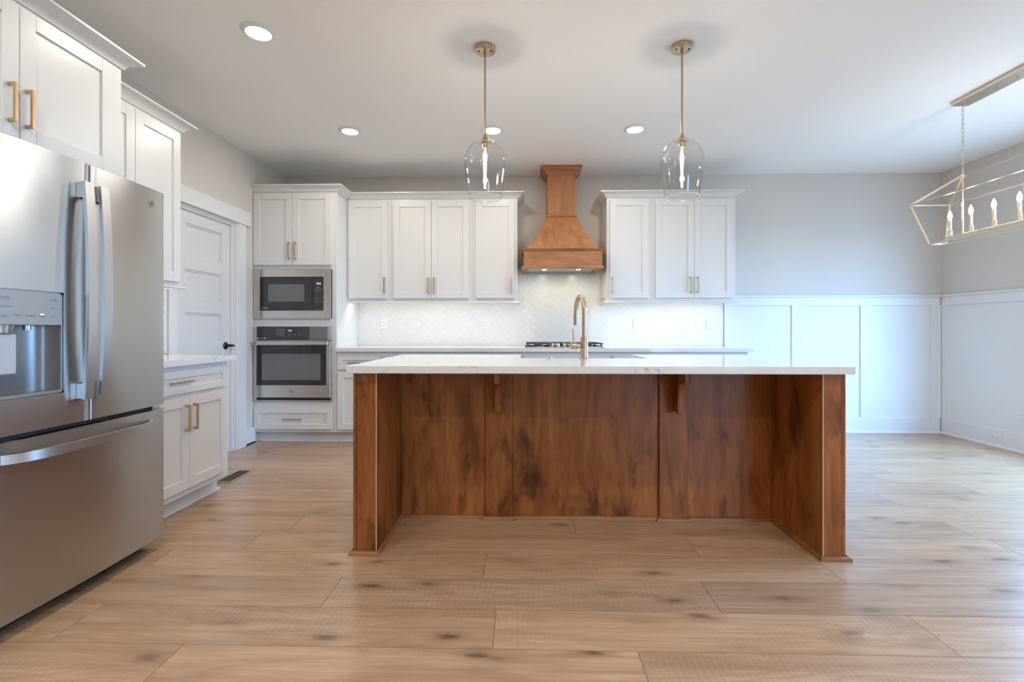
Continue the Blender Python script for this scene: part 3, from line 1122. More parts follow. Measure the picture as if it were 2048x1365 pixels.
# oven tower
TW = thing('tower_cabinet', 'tall white oven tower cabinet in the corner beside the panelled door', 'cabinet', (-2.2, 5.169, 0))
FT = face_back(4.56)
b = MB(FT)
b.box(XL + 0.002, -1.7955, -0.609, -0.02, 0.102, 2.410, 0)
b.box(XL + 0.002, -1.7955, -0.609, -0.075, 0.0, 0.102, 0)
b.box(XL + 0.002, -1.7955, -0.02, 0, 0.102, 2.410, 0.001)
b.build('body', 'cabinet_paint', TW)
sm = MB(FT)
r_ = 0.016
sm.prism([(XL + 0.02, -0.075 + p[0], p[1]) for p in [(0, 0), (r_, 0), (r_, 0.006), (r_ * 0.85, 0.011), (r_ * 0.5, 0.0145), (0, 0.016)]], (-1.80 - XL - 0.02, 0, 0))
sm.build('shoe_molding', 'cabinet_paint', TW)
for da, db, ha in ((-2.594, -2.2195, -2.246), (-2.2165, -1.841, -2.185)):
    d = shaker(MB(FT), da, db, 1.705, 2.398, 0.0015).build('door', 'cabinet_paint', TW)
    pull(FT, 'c', ha, 1.841, 0.162, 0.0215, d)
d = shaker(MB(FT), -2.592, -1.835, 0.131, 0.336, 0.0015, stile=0.050).build('drawer', 'cabinet_paint', TW)
pull(FT, 'a', -2.219, 0.228, 0.174, 0.0125, d)

# ------------------------------------------------------------------ microwave and wall oven
MW = thing('microwave', 'built-in steel-trimmed microwave with dark glass in the oven tower', 'microwave', (-2.2, 4.56, 1.191))
m = MB(FT)
for q in ((-2.597, -2.532, 1.191, 1.666), (-1.915, -1.846, 1.191, 1.666), (-2.532, -1.915, 1.191, 1.269), (-2.532, -1.915, 1.592, 1.666)):
    m.box(q[0], q[1], 0.001, 0.022, q[2], q[3], 0.0015)
m.build('trim_frame', 'oven_steel', MW)
m = MB(FT)
m.box(-1.8458, -1.838, 0.001, 0.016, 1.195, 1.662, 0.001)
m.build('side_channel', 'dark_plastic', MW)
m = MB(FT)
m.box(-2.531, -2.018, 0.001, 0.016, 1.271, 1.590, 0.002)
dr_ = m.build('door', 'black_glass', MW, 'dark glass microwave door')
m = MB(FT)
m.box(-2.452, -2.103, 0.0162, 0.0172, 1.355, 1.522, 0)
m.build('window', 'grey_glass', dr_)
m = MB(FT)
m.text('profile', 0.020, (-2.512, 0.0165, 1.292), align='LEFT')
m.build('lettering', 'lettering_white', dr_)
m = MB(FT)
m.box(-2.016, -1.916, 0.001, 0.016, 1.271, 1.590, 0.002)
cp = m.build('control_panel', 'panel_black', MW, 'black microwave control panel')
m = MB(FT)
m.text('8:43', 0.024, (-1.963, 0.0165, 1.527))
m.build('display', 'display_blue', cp, 'blue clock digits')
m = MB(FT)
m.text('MICRO', 0.009, (-1.968, 0.0165, 1.489))
rows = [('POP', 'BEV', 'REHEAT'), ('COOK', 'TIME', 'DEF'), ('1', '2', '3'), ('4', '5', '6'), ('7', '8', '9'), ('CLEAR', '0', 'START')]
for ri, rw in enumerate(rows):
    for ci, s in enumerate(rw):
        m.text(s, 0.0105 if len(s) == 1 else 0.0075, (-1.990 + ci * 0.024, 0.0165, 1.472 - ri * 0.0215 - (0.008 if ri > 1 else 0)))
m.build('lettering', 'lettering_white', cp)
m = MB(FT)
m.box(-2.005, -1.930, 0.0162, 0.0168, 1.292, 1.312, 0)
m.build('open_button', 'black_glass', cp)

OV = thing('wall_oven', 'steel wall oven with black glass door below the microwave', 'oven', (-2.2, 4.56, 0.403))
m = MB(FT)
m.box(-2.602 + 0.004, -2.564, 0.001, 0.018, 0.403, 1.116, 0.0015)
m.box(-1.883, -1.839, 0.001, 0.018, 0.985, 1.116, 0.0015)
m.box(-2.563, -1.884, 0.001, 0.006, 0.403, 0.985, 0)
m.box(-1.843, -1.838, 0.001, 0.012, 0.403, 0.984, 0.001)
m.build('surround', 'oven_steel', OV)
m = MB(FT)
m.box(-2.563, -1.884, 0.0062, 0.020, 0.986, 1.116, 0.0015)
cp = m.build('control_panel', 'panel_black', OV, 'black glass oven control panel')
m = MB(FT)
m.box(-2.048, -1.885, 0.0202, 0.0208, 0.988, 1.114, 0)
m.box(-2.055, -2.0515, 0.0202, 0.0208, 0.988, 1.114, 0)
m.build('panel_inset', 'grey_glass', cp)
m = MB(FT)
m.box(-2.268, -2.172, 0.0202, 0.0210, 1.056, 1.090, 0)
m.build('display', 'black_glass', cp)
m = MB(FT)
m.text('4:36', 0.022, (-2.240, 0.0214, 1.076))
m.build('clock_digits', 'display_white', cp, 'pale clock digits')
m = MB(FT)
for ci, x in enumerate((-2.36, -2.33, -2.302)):
    for ri, s in enumerate((('BAKE', 'ROAST', 'CONV'), ('BROIL', 'PROOF', 'MULTI'), ('WARM', 'CLEAN', 'STEAM'), ('LIGHT', 'TIMER', 'LOCK'))[k][ci] for k in range(4)):
        m.text(s, 0.0085, (x, 0.0205, 1.085 - ri * 0.0185))
for ci, x in enumerate((-2.148, -2.116, -2.086)):
    for ri in range(4):
        s = ('147*', '2580', '369#')[ci][ri] if ri < 3 else ('OFF', '0', 'GO')[ci]
        m.text(s, 0.0105 if len(s) < 2 else 0.0085, (x, 0.0205, 1.085 - ri * 0.0185))
m.text('SET', 0.0105, (-2.245, 0.0205, 1.038))
m.text('START', 0.0085, (-2.195, 0.0205, 1.038))
m.text('profile', 0.014, (-2.536, 0.0205, 1.003), align='LEFT')
for q in ((-2.556, -2.545), (-2.492, -2.480)):
    MB(FT).box(q[0], q[1], 0.0201, 0.0208, 0.997, 1.012, 0).build('logo_mark', 'lettering_white', cp)
m.build('lettering', 'lettering_white', cp)
m = MB(FT)
m.box(-2.558, -2.512 + 0.0, 0.0065, 0.040, 0.436, 0.975, 0.002)
m = MB(FT)
m.box(-2.562, -1.845, 0.0065, 0.036, 0.437, 0.556, 0.002)
m.box(-2.562, -2.556, 0.0065, 0.036, 0.556, 0.976, 0.001)
m.box(-1.884, -1.845, 0.0065, 0.036, 0.556, 0.976, 0.002)
m.box(-2.556, -1.884, 0.0065, 0.036, 0.940, 0.976, 0.001)
od = m.build('door', 'oven_steel', OV)
m = MB(FT)
m.box(-2.556, -1.885, 0.0065, 0.0355, 0.5565, 0.9395, 0)
m.build('door_glass', 'black_glass', od, 'black glass oven window')
m = MB(FT)
m.box(-2.502, -1.938, 0.0357, 0.0363, 0.605, 0.854, 0)
m.build('inner_window', 'grey_glass', od)
m = MB(FT)
m.box(-2.575, -1.850, 0.062, 0.078, 0.940, 0.976, 0.005)
m.box(-2.560, -2.535, 0.036, 0.0615, 0.944, 0.972, 0.003)
m.box(-1.890, -1.865, 0.036, 0.0615, 0.944, 0.972, 0.003)
m.build('handle', 'oven_steel', od)
def emblem(frame, a, b, c, r, parent):
    m = MB(frame)
    m.lathe([(0.0, 0.0018), (r * 0.86, 0.0018), (r * 0.9, 0.003), (r, 0.0028), (r, 0.0)], (a, b, c), 32, 'b')
    e = m.build('emblem', 'knob_steel', parent, 'round steel emblem with a looped monogram')
    m = MB(frame)
    for s in (-1, 1):
        pts = []
        for k in range(26):
            t = k / 25 * 2 * math.pi * 1.15
            pts.append((a + s * r * 0.30 + r * 0.30 * math.cos(t) * (1 if s > 0 else -1), b + 0.0022, c + r * 0.36 * math.sin(t) + (r * 0.12 * (t / 6) if s > 0 else -r * 0.12 * (t / 6))))
        m.tube(pts, r * 0.055, 6)
    m.build('monogram', 'lettering_grey', e)

emblem(FT, -2.222, 0.0362, 0.497, 0.021, od)
m = MB(FT)
m.box(-2.560, -1.850, 0.0065, 0.020, 0.412, 0.433, 0)
m.build('vent_slot', 'dark_gap', OV)
m = MB(FT)
m.box(-2.598, -1.838, 0.0065, 0.024, 0.403, 0.4115, 0.001)
m.build('bottom_trim', 'oven_steel', OV)

# ------------------------------------------------------------------ refrigerator
FF = face_left(-1.80)
RF = thing('refrigerator', 'large stainless steel french-door refrigerator on the left wall', 'refrigerator', (-2.2, 1.935, 0))
A0, A1, AG = 1.510, 2.360, 1.937
def bow(a):
    t = (a - (A0 + A1) / 2) / ((A1 - A0) / 2)
    return 0.011 * (1 - t * t) - 0.002
def slab_pts(a0, a1, back, n=14, r0=True, r1=True):
    pts = [(a1, back), (a0, back)]
    front = []
    for k in range(n + 1):
        a = a0 + (a1 - a0) * k / n
        front.append((a, bow(a)))
    if r0:
        front[0] = (a0, bow(a0) - 0.006)
        front.insert(1, (a0 + 0.0018, bow(a0) - 0.0018))
        front.insert(2, (a0 + 0.006, bow(a0)))
    if r1:
        front[-1] = (a1, bow(a1) - 0.006)
        front.insert(-1, (a1 - 0.006, bow(a1)))
        front.insert(-1, (a1 - 0.0018, bow(a1) - 0.0018))
    return pts + front
def bowed(m, a0, a1, z0, z1, back=-0.075, n=14, r0=True, r1=True):
    pts = slab_pts(a0, a1, back, n, r0, r1)
    m.prism([(p[0], p[1], z0) for p in pts], (0, 0, z1 - z0))

m = MB(FF)
m.box(A0 + 0.006, A1 - 0.006, -0.74, -0.082, 0.03, 1.745, 0.003)
for q in (A0 + 0.06, A1 - 0.06):
    m.cyl((q, -0.66, 0.0), (q, -0.66, 0.03), 0.022, seg=14)
    m.cyl((q, -0.16, 0.0), (q, -0.16, 0.03), 0.022, seg=14)
m.build('body', 'dark_plastic', RF, 'dark refrigerator cabinet behind the doors')
DP = (1.578, 1.825, 0.841, 1.229)      # dispenser opening
m = MB(FF)
zl, zh = 0.714, 1.766
bowed(m, A0, AG - 0.0028, DP[3], zh)
bowed(m, A0, AG - 0.0028, zl, DP[2])
bowed(m, A0, DP[0], DP[2], DP[3], n=4, r1=False)
bowed(m, DP[1], AG - 0.0028, DP[2], DP[3], n=6, r0=False)
LD = m.build('door', 'fridge_steel', RF)
m = MB(FF)
bowed(m, AG + 0.0028, A1, zl, zh)
RD = m.build('door', 'fridge_steel', RF)
m = MB(FF)
bowed(m, A0, A1, 0.060, 0.693, n=22)
FD = m.build('freezer_drawer', 'fridge_steel', RF)
def bar_handle(a, w, parent):
    m = MB(FF)
    s = bow(a)
    z0, z1 = 0.806, 1.680
    path = []
    for k in range(17):
        t = -1 + 2 * k / 16
        path.append((a, 0.041 + 0.018 * (1 - t * t), (z0 + z1) / 2 + t * (z1 - z0) / 2))
    m.tube(path, 1.0, flat=(w, 0.014, (0, 1, 0)))
    for za, zb in ((z0 + 0.001, z0 + 0.066), (z1 - 0.066, z1 - 0.001)):
        m.box(a - w * 0.42, a + w * 0.42, s - 0.001, 0.036, za, zb, 0.003)
    return m.build('handle', 'handle_steel', parent)
bar_handle(1.893, 0.040, LD)
bar_handle(1.965, 0.040, RD)
m = MB(FF)
path = []
for k in range(25):
    t = -1 + 2 * k / 24
    path.append((1.935 + t * 0.332, 0.004 + 0.050 * (1 - abs(t) ** 7) + 0.012 * (1 - t * t), 0.636))
m.tube(path, 1.0, flat=(0.034, 0.013, (0, 1, 0)))
m.build('handle', 'handle_steel', FD)
emblem(FF, 2.273, bow(2.273) - 0.0005, 1.695, 0.0175, RD)
m = MB(FF)
m.box(A0 + 0.03, A1 - 0.06, -0.078, -0.015, 0.6955, 0.7115, 0)
m.box(AG - 0.0024, AG + 0.0024, -0.075, -0.004, 0.716, 1.764, 0)
m.build('gasket', 'dark_gap', RF)
m = MB(FF)
m.box(A1 - 0.055, A1 - 0.004, -0.070, -0.020, 0.6945, 0.704, 0.002)
m.cyl((A1 - 0.03, -0.045, 0.704), (A1 - 0.03, -0.045, 0.7135), 0.009, seg=14)
m.build('hinge', 'chrome', RF)
m = MB(FF)
m.box(A0 + 0.03, A1 - 0.03, -0.60, -0.09, 0.004, 0.0295, 0)
m.build('toe_grille', 'dark_gap', RF)
# dispenser
m = MB(FF)
a0, a1, z0, z1 = DP
pts = []
dz0, dz1 = z0 + 0.013, 1.102
nb = 18
for k in range(nb + 1):
    t = -1 + 2 * k / nb
    pts.append((a0 + 0.006 + (a1 - a0 - 0.012) * k / nb, -0.003 - 0.066 * (max(0, 1 - abs(t) ** 4)) ** 0.5))
vs = [(p[0], p[1], zz) for zz in (dz0, dz1) for p in pts]
n_ = nb + 1
m.add(vs, [(k, k + 1, n_ + k + 1, n_ + k) for k in range(nb)] + [tuple(range(n_)), tuple(range(n_, 2 * n_))])
DS = m.build('dispenser_recess', 'recess_grey', LD, 'grey recess of the water dispenser')
m = MB(FF)
r = 0.016
def rr(a0, a1, z0, z1, r, corners):
    out = []
    for (cx, cz, s, on) in ((a1 - r, z1 - r, 0, corners[0]), (a0 + r, z1 - r, 1, corners[1]), (a0 + r, z0 + r, 2, corners[2]), (a1 - r, z0 + r, 3, corners[3])):
        if on:
            for k in range(6):
                t = math.pi / 2 * (s + k / 5)
                out.append((cx + r * math.cos(t), cz + r * math.sin(t)))
        else:
            out.append((cx + r * (1, -1, -1, 1)[s], cz + r * (1, 1, -1, -1)[s]))
    return out
bf = bow(1.70) - 0.0015
g = 0.0014
m.prism([(p[0], -0.010, p[1]) for p in rr(a0 + g, a1 - g, 1.103, z1 - g, r, (1, 1, 0, 0))], (0, bf + 0.010, 0), 0.0006)
cp = m.build('dispenser_panel', 'dispenser_grey', LD, 'grey touch panel of the water dispenser')
m = MB(FF)
m.prism([(p[0], -0.010, p[1]) for p in rr(a0 + g, a1 - g, z0 + g, dz0 - 0.0004, 0.010, (0, 0, 1, 1))], (0, bf + 0.010, 0), 0.0006)
m.box(a0 + g, a0 + 0.006, -0.010, bf, dz0, 1.1025, 0)
m.box(a1 - 0.006, a1 - g, -0.010, bf, dz0, 1.1025, 0)
m.build('dispenser_tray', 'dispenser_grey', LD)
m = MB(FF)
bq = bf + 0.0004
for s, a, c in (('Lock', 1.614, 1.136), ('Water', 1.657, 1.137), ('Crushed', 1.702, 1.136), ('Cubed', 1.745, 1.1345), ('Light', 1.788, 1.136), ('Freezer', 1.617, 1.199), ('Water Filter', 1.614, 1.167), ('Fridge', 1.788, 1.199), ('Door', 1.788, 1.168)):
    m.text(s, 0.0098, (a, bq, c))
for a, c in ((1.614, 1.129), (1.617, 1.192), (1.788, 1.192), (1.788, 1.161)):
    MB(FF).box(a - 0.016, a + 0.016, bq - 0.0003, bq, c - 0.0004, c + 0.0004, 0).build('underline', 'lettering_grey', cp)
m.build('lettering', 'lettering_grey', cp)
m = MB(FF)
m.box(1.738, 1.752, bq - 0.0003, bq + 0.0002, 1.1405, 1.1435, 0)
m.build('indicator', 'indicator_white', cp, 'small lit white indicator')
m = MB(FF)
m.box(1.60, 1.690, -0.050, -0.032, 0.925, 1.072, 0.004)
m.build('paddle', 'paddle_grey', DS, 'pale grey dispenser paddle')
m = MB(FF)
m.cyl((1.645, -0.040, 1.074), (1.645, -0.040, 1.1015), 0.030, 0.034)
m.cyl((1.722, -0.030, 1.084), (1.722, -0.030, 1.1015), 0.012)
m.build('nozzle', 'knob_steel', DS)

# ------------------------------------------------------------------ island
IS = thing('kitchen_island', 'stained maple kitchen island with open knee space and two corbels', 'island', (0.345, 2.76, 0))
ZU = 0.8775
def part(name, mat, boxes, parent=IS, bev=0.0015, label=None):
    m = MB()
    for q in boxes:
        m.box(*q, bev)
    return m.build(name, mat, parent, label)
YK = 2.757
part('cabinet_box', 'island_maple', [(-0.709, 1.404, YK + 0.021, 3.262, 0.102, 0.640), (-0.709, 1.404, YK + 0.021, 3.19, 0.0, 0.102), (-0.709, -0.050, YK + 0.021, 3.262, 0.640, ZU), (0.770, 1.404, YK + 0.021, 3.262, 0.640, ZU), (-0.05, 0.77, YK + 0.021, 2.85, 0.640, ZU)])
part('back_panel', 'island_maple', [(-0.709, -0.2215, YK, YK + 0.020, 0.0, ZU)])
part('back_panel', 'island_maple', [(-0.0635, 0.7665, YK, YK + 0.020, 0.0, ZU)])
part('back_panel', 'island_maple', [(0.9255, 1.404, YK, YK + 0.020, 0.0, ZU)])
part('pilaster', 'island_maple', [(-0.221, -0.064, YK - 0.020, YK + 0.020, 0.0, ZU)])
part('pilaster', 'island_maple', [(0.767, 0.925, YK - 0.020, YK + 0.020, 0.0, ZU)])
part('end_panel', 'island_maple', [(-0.805, -0.7095, 2.293, 3.262, 0.0, ZU)])
part('end_panel', 'island_maple', [(1.4045, 1.490, 2.293, 3.262, 0.0, ZU)])
part('corner_strip', 'island_maple', [(-0.827, -0.8055, 2.300, 3.262, 0.0, ZU)], bev=0.006)
part('corner_strip', 'island_maple', [(1.4905, 1.519, 2.300, 3.262, 0.0, ZU)], bev=0.006)
part('edge_band', 'raw_edge', [(-0.713, -0.7085, 2.2915, 2.2945, 0.02, ZU)], bev=0, label='pale raw veneer edge')
part('edge_band', 'raw_edge', [(1.4035, 1.408, 2.2915, 2.2945, 0.02, ZU)], bev=0, label='pale raw veneer edge')
m = MB()
H = 0.020
pr = [(0, 0), (0.015, 0), (0.015, 0.010), (0.012, 0.0155), (0.006, 0.019), (0, H)]
yp = YK - 0.020
m.sweep([(-0.827, 3.25), (-0.827, 2.293), (-0.709, 2.293), (-0.709, YK), (-0.221, YK), (-0.221, yp), (-0.064, yp), (-0.064, YK), (0.767, YK), (0.767, yp), (0.925, yp), (0.925, YK), (1.404, YK), (1.404, 2.293), (1.519, 2.293), (1.519, 3.25)], pr)
m.build('shoe_molding', 'base_maple', IS, 'lighter wooden quarter-round at the floor')
for cx in (-0.142, 0.848):
    m = MB()
    prof = [(0, 0.8772), (0.235, 0.8772), (0.235, 0.812), (0.232, 0.802), (0.222, 0.800), (0.205, 0.806)]
    for k in range(9):
        t = k / 8
        an = math.pi / 2 * t
        prof.append((0.115 + 0.085 * (1 - math.sin(an)), 0.806 - 0.085 * (1 - math.cos(an)) * 1.0 - 0.002))
    prof += [(0.113, 0.700), (0.115, 0.650), (0.113, 0.634), (0.104, 0.627), (0.090, 0.625), (0.080, 0.630), (0, 0.630)]
    m.prism([(cx - 0.015, yp - 0.0145 - p[0] * 0.94, p[1]) for p in prof], (0.030, 0, 0), 0.0012)
    m.box(cx - 0.027, cx + 0.027, yp - 0.014, yp - 0.0005, 0.618, 0.8772, 0.0015)
    m.build('corbel', 'island_maple', IS)
worktop([(-0.843, 2.250), (1.528, 2.250), (1.528, 3.325), (0.743, 3.325), (0.743, 2.892), (-0.022, 2.892), (-0.022, 3.325), (-0.843, 3.325)], 0.8785, 0.9135, 'white quartz worktop with sink cutout on the wooden island')

SK = MB()
x0, x1, y0, y1, zt, zb = -0.035, 0.756, 2.868, 3.345, 0.8775, 0.655
SK.box(x0, x1, y0, y0 + 0.022, zb, zt, 0.004)
SK.box(x0, x1, y1 - 0.030, y1, zb, zt, 0.006)
SK.box(x0, x0 + 0.022, y0 + 0.022, y1 - 0.03, zb, zt, 0.004)
SK.box(x1 - 0.022, x1, y0 + 0.022, y1 - 0.03, zb, zt, 0.004)
SK.box(x0, x1, y0, y1, zb - 0.013, zb, 0.004)
SKO = thing('sink', 'white farmhouse sink set in the island worktop cutout', 'sink', (0.36, 3.10, zb - 0.013))
SK.build('basin', 'porcelain', SKO)
MB().lathe([(0, zb + 0.002), (0.045, zb + 0.002), (0.052, zb + 0.001), (0.052, zb - 0.0)], (0.36, 3.12, 0), 28).build('drain', 'knob_steel', SKO)

FA = thing('kitchen_faucet', 'champagne gold gooseneck faucet standing on the island worktop', 'faucet', (0.357, 2.850, 0.9135))
fx, fy, fz = 0.357, 2.850, 0.9135
m = MB()
m.lathe([(0.031, 0.0), (0.031, 0.003), (0.0285, 0.005), (0.0225, 0.006), (0.0225, 0.127), (0.021, 0.129), (0.0, 0.129)], (fx, fy, fz), 36)
m.build('body', 'champagne', FA)
m = MB()
dx, dy = -0.17, 0.985
R = 0.088
zc = 1.200
path = [(fx, fy, 1.040), (fx, fy, 1.10), (fx, fy, 1.16), (fx, fy, zc)]
for k in range(1, 17):
    t = math.pi * k / 16
    q = R - R * math.cos(t)
    path.append((fx + dx * q, fy + dy * q, zc + R * math.sin(t)))
ex, ey = path[-1][0], path[-1][1]
path.append((ex, ey, 1.188))
m.tube(path, 0.0142, 20)
m.build('gooseneck', 'champagne', FA)
m = MB()
m.lathe([(0.0145, 0.0), (0.0168, -0.001), (0.0172, -0.012), (0.0168, -0.072), (0.014, -0.074), (0.0, -0.074)], (ex, ey, 1.187), 28)
m.build('spray_head', 'champagne', FA)
m = MB()
m.cyl((fx - 0.021, fy, 0.990), (fx - 0.042, fy, 0.990), 0.0145)
m.lathe([(0.0, -0.078), (0.0185, -0.078), (0.0205, -0.076), (0.0205, -0.045), (0.0185, -0.042), (0.0, -0.042)], (fx, fy, 0.990), 28, 'a')
m.tube([(fx - 0.062, fy, 1.009), (fx - 0.064, fy, 1.045), (fx - 0.068, fy + 0.004, 1.092)], [0.0042, 0.0042, 0.0040], 12)
m.build('lever', 'champagne', FA)
SW = MB().lathe([(0.023, 0.0), (0.023, 0.003), (0.0215, 0.0045), (0.011, 0.0045), (0.0105, 0.010), (0.0095, 0.011), (0.0, 0.011)], (0.159, 2.862, 0.9137), 32).build('air_switch', 'chrome')
tag(recentre(SW), 'small round chrome button on the island worktop left of the faucet', 'switch')

# ------------------------------------------------------------------ cooktop
CT = thing('gas_cooktop', 'stainless gas cooktop with dark grates on the back worktop', 'cooktop', (0.39, 4.85, 0.913))
cz = 0.913
m = MB()
m.box(0.010, 0.766, 4.590, 5.105, cz, cz + 0.010, 0.003)
m.build('top_plate', 'oven_steel', CT)
def grate(x0, x1, y0, y1):
    m = MB()
    zt = cz + 0.044
    r = 0.0055
    def br(xa, xb, ya, yb):
        m.box(xa, xb, ya, yb, zt - 0.011, zt, 0.0015)
    br(x0, x1, y0, y0 + 0.012)
    br(x0, x1, y1 - 0.012, y1)
    br(x0, x0 + 0.012, y0 + 0.012, y1 - 0.012)
    br(x1 - 0.012, x1, y0 + 0.012, y1 - 0.012)
    ym = (y0 + y1) / 2
    br(x0 + 0.012, x1 - 0.012, ym - 0.006, ym + 0.006)
    xm = (x0 + x1) / 2
    for ya, yb in ((y0 + 0.012, y0 + 0.085), (ym - 0.075, ym - 0.006), (ym + 0.006, ym + 0.075), (y1 - 0.085, y1 - 0.012)):
        br(xm - 0.006, xm + 0.006, ya, yb)
    for yq in ((y0 + ym) / 2, (y1 + ym) / 2):
        br(x0 + 0.012, x0 + 0.075, yq - 0.006, yq + 0.006)
        br(x1 - 0.075, x1 - 0.012, yq - 0.006, yq + 0.006)
    for xa in (x0 + 0.012, x1 - 0.024):
        for ya in (y0 + 0.001, y1 - 0.013):
            m.box(xa, xa + 0.014, ya, ya + 0.012, cz + 0.0105, zt - 0.010, 0.001)
    return m.build('grate', 'cast_iron', CT)
grate(0.020, 0.262, 4.612, 5.085)
grate(0.264, 0.512, 4.735, 5.085)
grate(0.514, 0.756, 4.612, 5.085)
for bx, by, br_ in ((0.14, 4.73, 0.038), (0.14, 4.965, 0.030), (0.388, 4.91, 0.048), (0.635, 4.73, 0.030), (0.635, 4.965, 0.038)):
    MB().lathe([(br_ + 0.014, 0.0), (br_ + 0.012, 0.008), (br_, 0.010), (br_, 0.018), (br_ - 0.004, 0.021), (0, 0.021)], (bx, by, cz + 0.0102), 28).build('burner', 'cast_iron', CT)
for kx, ky in ((0.272, 4.66), (0.328, 4.63), (0.392, 4.665), (0.452, 4.63), (0.508, 4.66)):
    m = MB()
    m.lathe([(0.022, 0.0), (0.0215, 0.004), (0.0175, 0.006), (0.0170, 0.026), (0.0155, 0.029), (0, 0.029)], (kx, ky, cz + 0.0103), 24)
    m.box(kx - 0.003, kx + 0.003, ky - 0.016, ky + 0.016, cz + 0.038, cz + 0.044, 0.001)
    m.build('knob', 'knob_steel', CT)

# ------------------------------------------------------------------ range hood
HD = thing('range_hood', 'stained maple range hood with flared body rising to the ceiling', 'range hood', (0.376, 5.168, 1.684))
YH = 5.168
hx = 0.378
m = MB()
m.box(0.238, 0.518 + 0.003, 4.895, YH, 2.236, 2.742, 0.0012)
m.build('chimney', 'hood_maple', HD)
m = MB()
c0, c1 = 0.238 - 0.006, 0.521 + 0.006
lo = [(0.030, 4.690), (0.724, 4.690), (0.724, YH), (0.030, YH)]
hi = [(c0, 4.889), (c1, 4.889), (c1, YH), (c0, YH)]
NS = 8
vs, fs = [], []
for k in range(NS + 1):
    t = k / NS
    e = t + 0.10 * math.sin(math.pi * t) * (1 - t)   # slightly hollow sides
    z = 1.876 + (2.232 - 1.876) * t
    vs += [(lo[i][0] + (hi[i][0] - lo[i][0]) * e, lo[i][1] + (hi[i][1] - lo[i][1]) * e, z) for i in range(4)]
for k in range(NS):
    for i in range(4):
        j = (i + 1) % 4
        fs.append((k * 4 + i, k * 4 + j, (k + 1) * 4 + j, (k + 1) * 4 + i))
fs += [(0, 1, 2, 3), tuple(NS * 4 + i for i in (3, 2, 1, 0))]
m.add(vs, fs)
m.build('flared_body', 'hood_maple', HD)
m = MB()
x0, x1, yf = -0.004, 0.758, 4.680
m.box(x0, x1, yf, yf + 0.020, 1.708, 1.860, 0.001)
m.box(x0, x0 + 0.020, yf + 0.020, YH, 1.708, 1.860, 0.001)
m.box(x1 - 0.020, x1, yf + 0.020, YH, 1.708, 1.860, 0.001)
m.box(x0, x1, yf, YH, 1.860, 1.868, 0)
m.build('apron', 'hood_maple_across', HD)
def band(zs, x0, x1, yf, name):
    m = MB()
    m.sweep([(x0, YH), (x0, yf), (x1, yf), (x1, YH)], zs)
    return m.build(name, 'hood_maple_across', HD)
band([(-0.010, 1.850), (0.004, 1.850), (0.006, 1.858), (0.014, 1.866), (0.018, 1.8755), (-0.05, 1.8755), (-0.05, 1.8685), (-0.010, 1.8685)], x0, x1, yf, 'upper_molding')
band([(-0.045, 1.684), (0.018, 1.684), (0.018, 1.696), (0.010, 1.7075), (-0.045, 1.7075)], x0, x1, yf, 'lower_molding')
band([(-0.004, 2.2325), (0.010, 2.2325), (0.014, 2.240), (0.010, 2.252), (0.0, 2.256), (-0.004, 2.256)], 0.238, 0.521, 4.895, 'neck_molding')
band([(0.0, 2.664), (0.010, 2.664), (0.013, 2.674), (0.020, 2.684), (0.036, 2.700), (0.052, 2.718), (0.058, 2.730), (0.066, 2.732), (0.066, 2.7425), (0.0, 2.7425)], 0.238, 0.521, 4.895, 'crown')
m = MB()
m.box(x0 + 0.046, x1 - 0.046, yf + 0.046, YH - 0.0015, 1.692, 1.704, 0.001)
LN = m.build('liner', 'liner_steel', HD, 'brushed steel underside of the hood')
for lx in (0.205, 0.548):
    MB().lathe([(0.0, 0.0), (0.022, 0.0), (0.024, 0.001), (0.024, 0.003)], (lx, 4.86, 1.6885), 24).build('lamp', 'hood_glow', LN)
    lamp('AREA', 'hood_light', (lx, 4.86, 1.687), P_HOOD, (1.0, 0.92, 0.70), HD, 0.044)

# ------------------------------------------------------------------ outlets, floor vent
def outlet(frame, a, b, c, label, level=False, wide=0.072):
    t = thing('outlet', label, 'outlet', frame(a, b, c), 'white wall outlets')
    w, h = (wide / 2, 0.0575) if not level else (0.0575, wide / 2)
    MB(frame).box(a - w, a + w, b, b + 0.006, c - h, c + h, 0.0025).build('plate', 'outlet_plastic', t)
    for s in (-1, 1):
        da, dc = (0, s * 0.0195) if not level else (s * 0.0195, 0)
        m = MB(frame)
        m.box(a + da - 0.0165, a + da + 0.0165, b + 0.0062, b + 0.0075, c + dc - 0.0145, c + dc + 0.0145, 0.0006)
        rc = m.build('receptacle', 'outlet_plastic', t)
        m = MB(frame)
        for q in (-0.006, 0.006):
            if level:
                m.box(a + da - 0.004, a + da + 0.004, b + 0.0077, b + 0.0080, c + dc + q - 0.0012, c + dc + q + 0.0012, 0)
            else:
                m.box(a + da + q - 0.0012, a + da + q + 0.0012, b + 0.0077, b + 0.0080, c + dc - 0.002, c + dc + 0.006, 0)
        m.cyl((a + da + (0.009 if level else 0), b + 0.0077, c + dc - (0 if level else 0.008)), (a + da + (0.009 if level else 0), b + 0.0080, c + dc - (0 if level else 0.008)), 0.0022, seg=10)
        m.build('slot', 'outlet_slot', rc)
    return t

FBS = face_back(YB)
outlet(FBS, -1.515, 0.0085, 1.150, 'white outlet on the tile nearest the oven tower')
outlet(FBS, -0.404, 0.0085, 1.150, 'white outlet on the tile just left of the cooktop')
outlet(FBS, 1.196, 0.0085, 1.150, 'white outlet on the tile just right of the faucet and cooktop')
outlet(FBS, 1.974, 0.0085, 1.150, 'white outlet on the tile nearest the wainscot')
outlet(lambda a, b, c: (XR - b, a, c), 4.566, 0.0205, 0.087, 'white outlet lying level in the baseboard of the right wall', level=True)

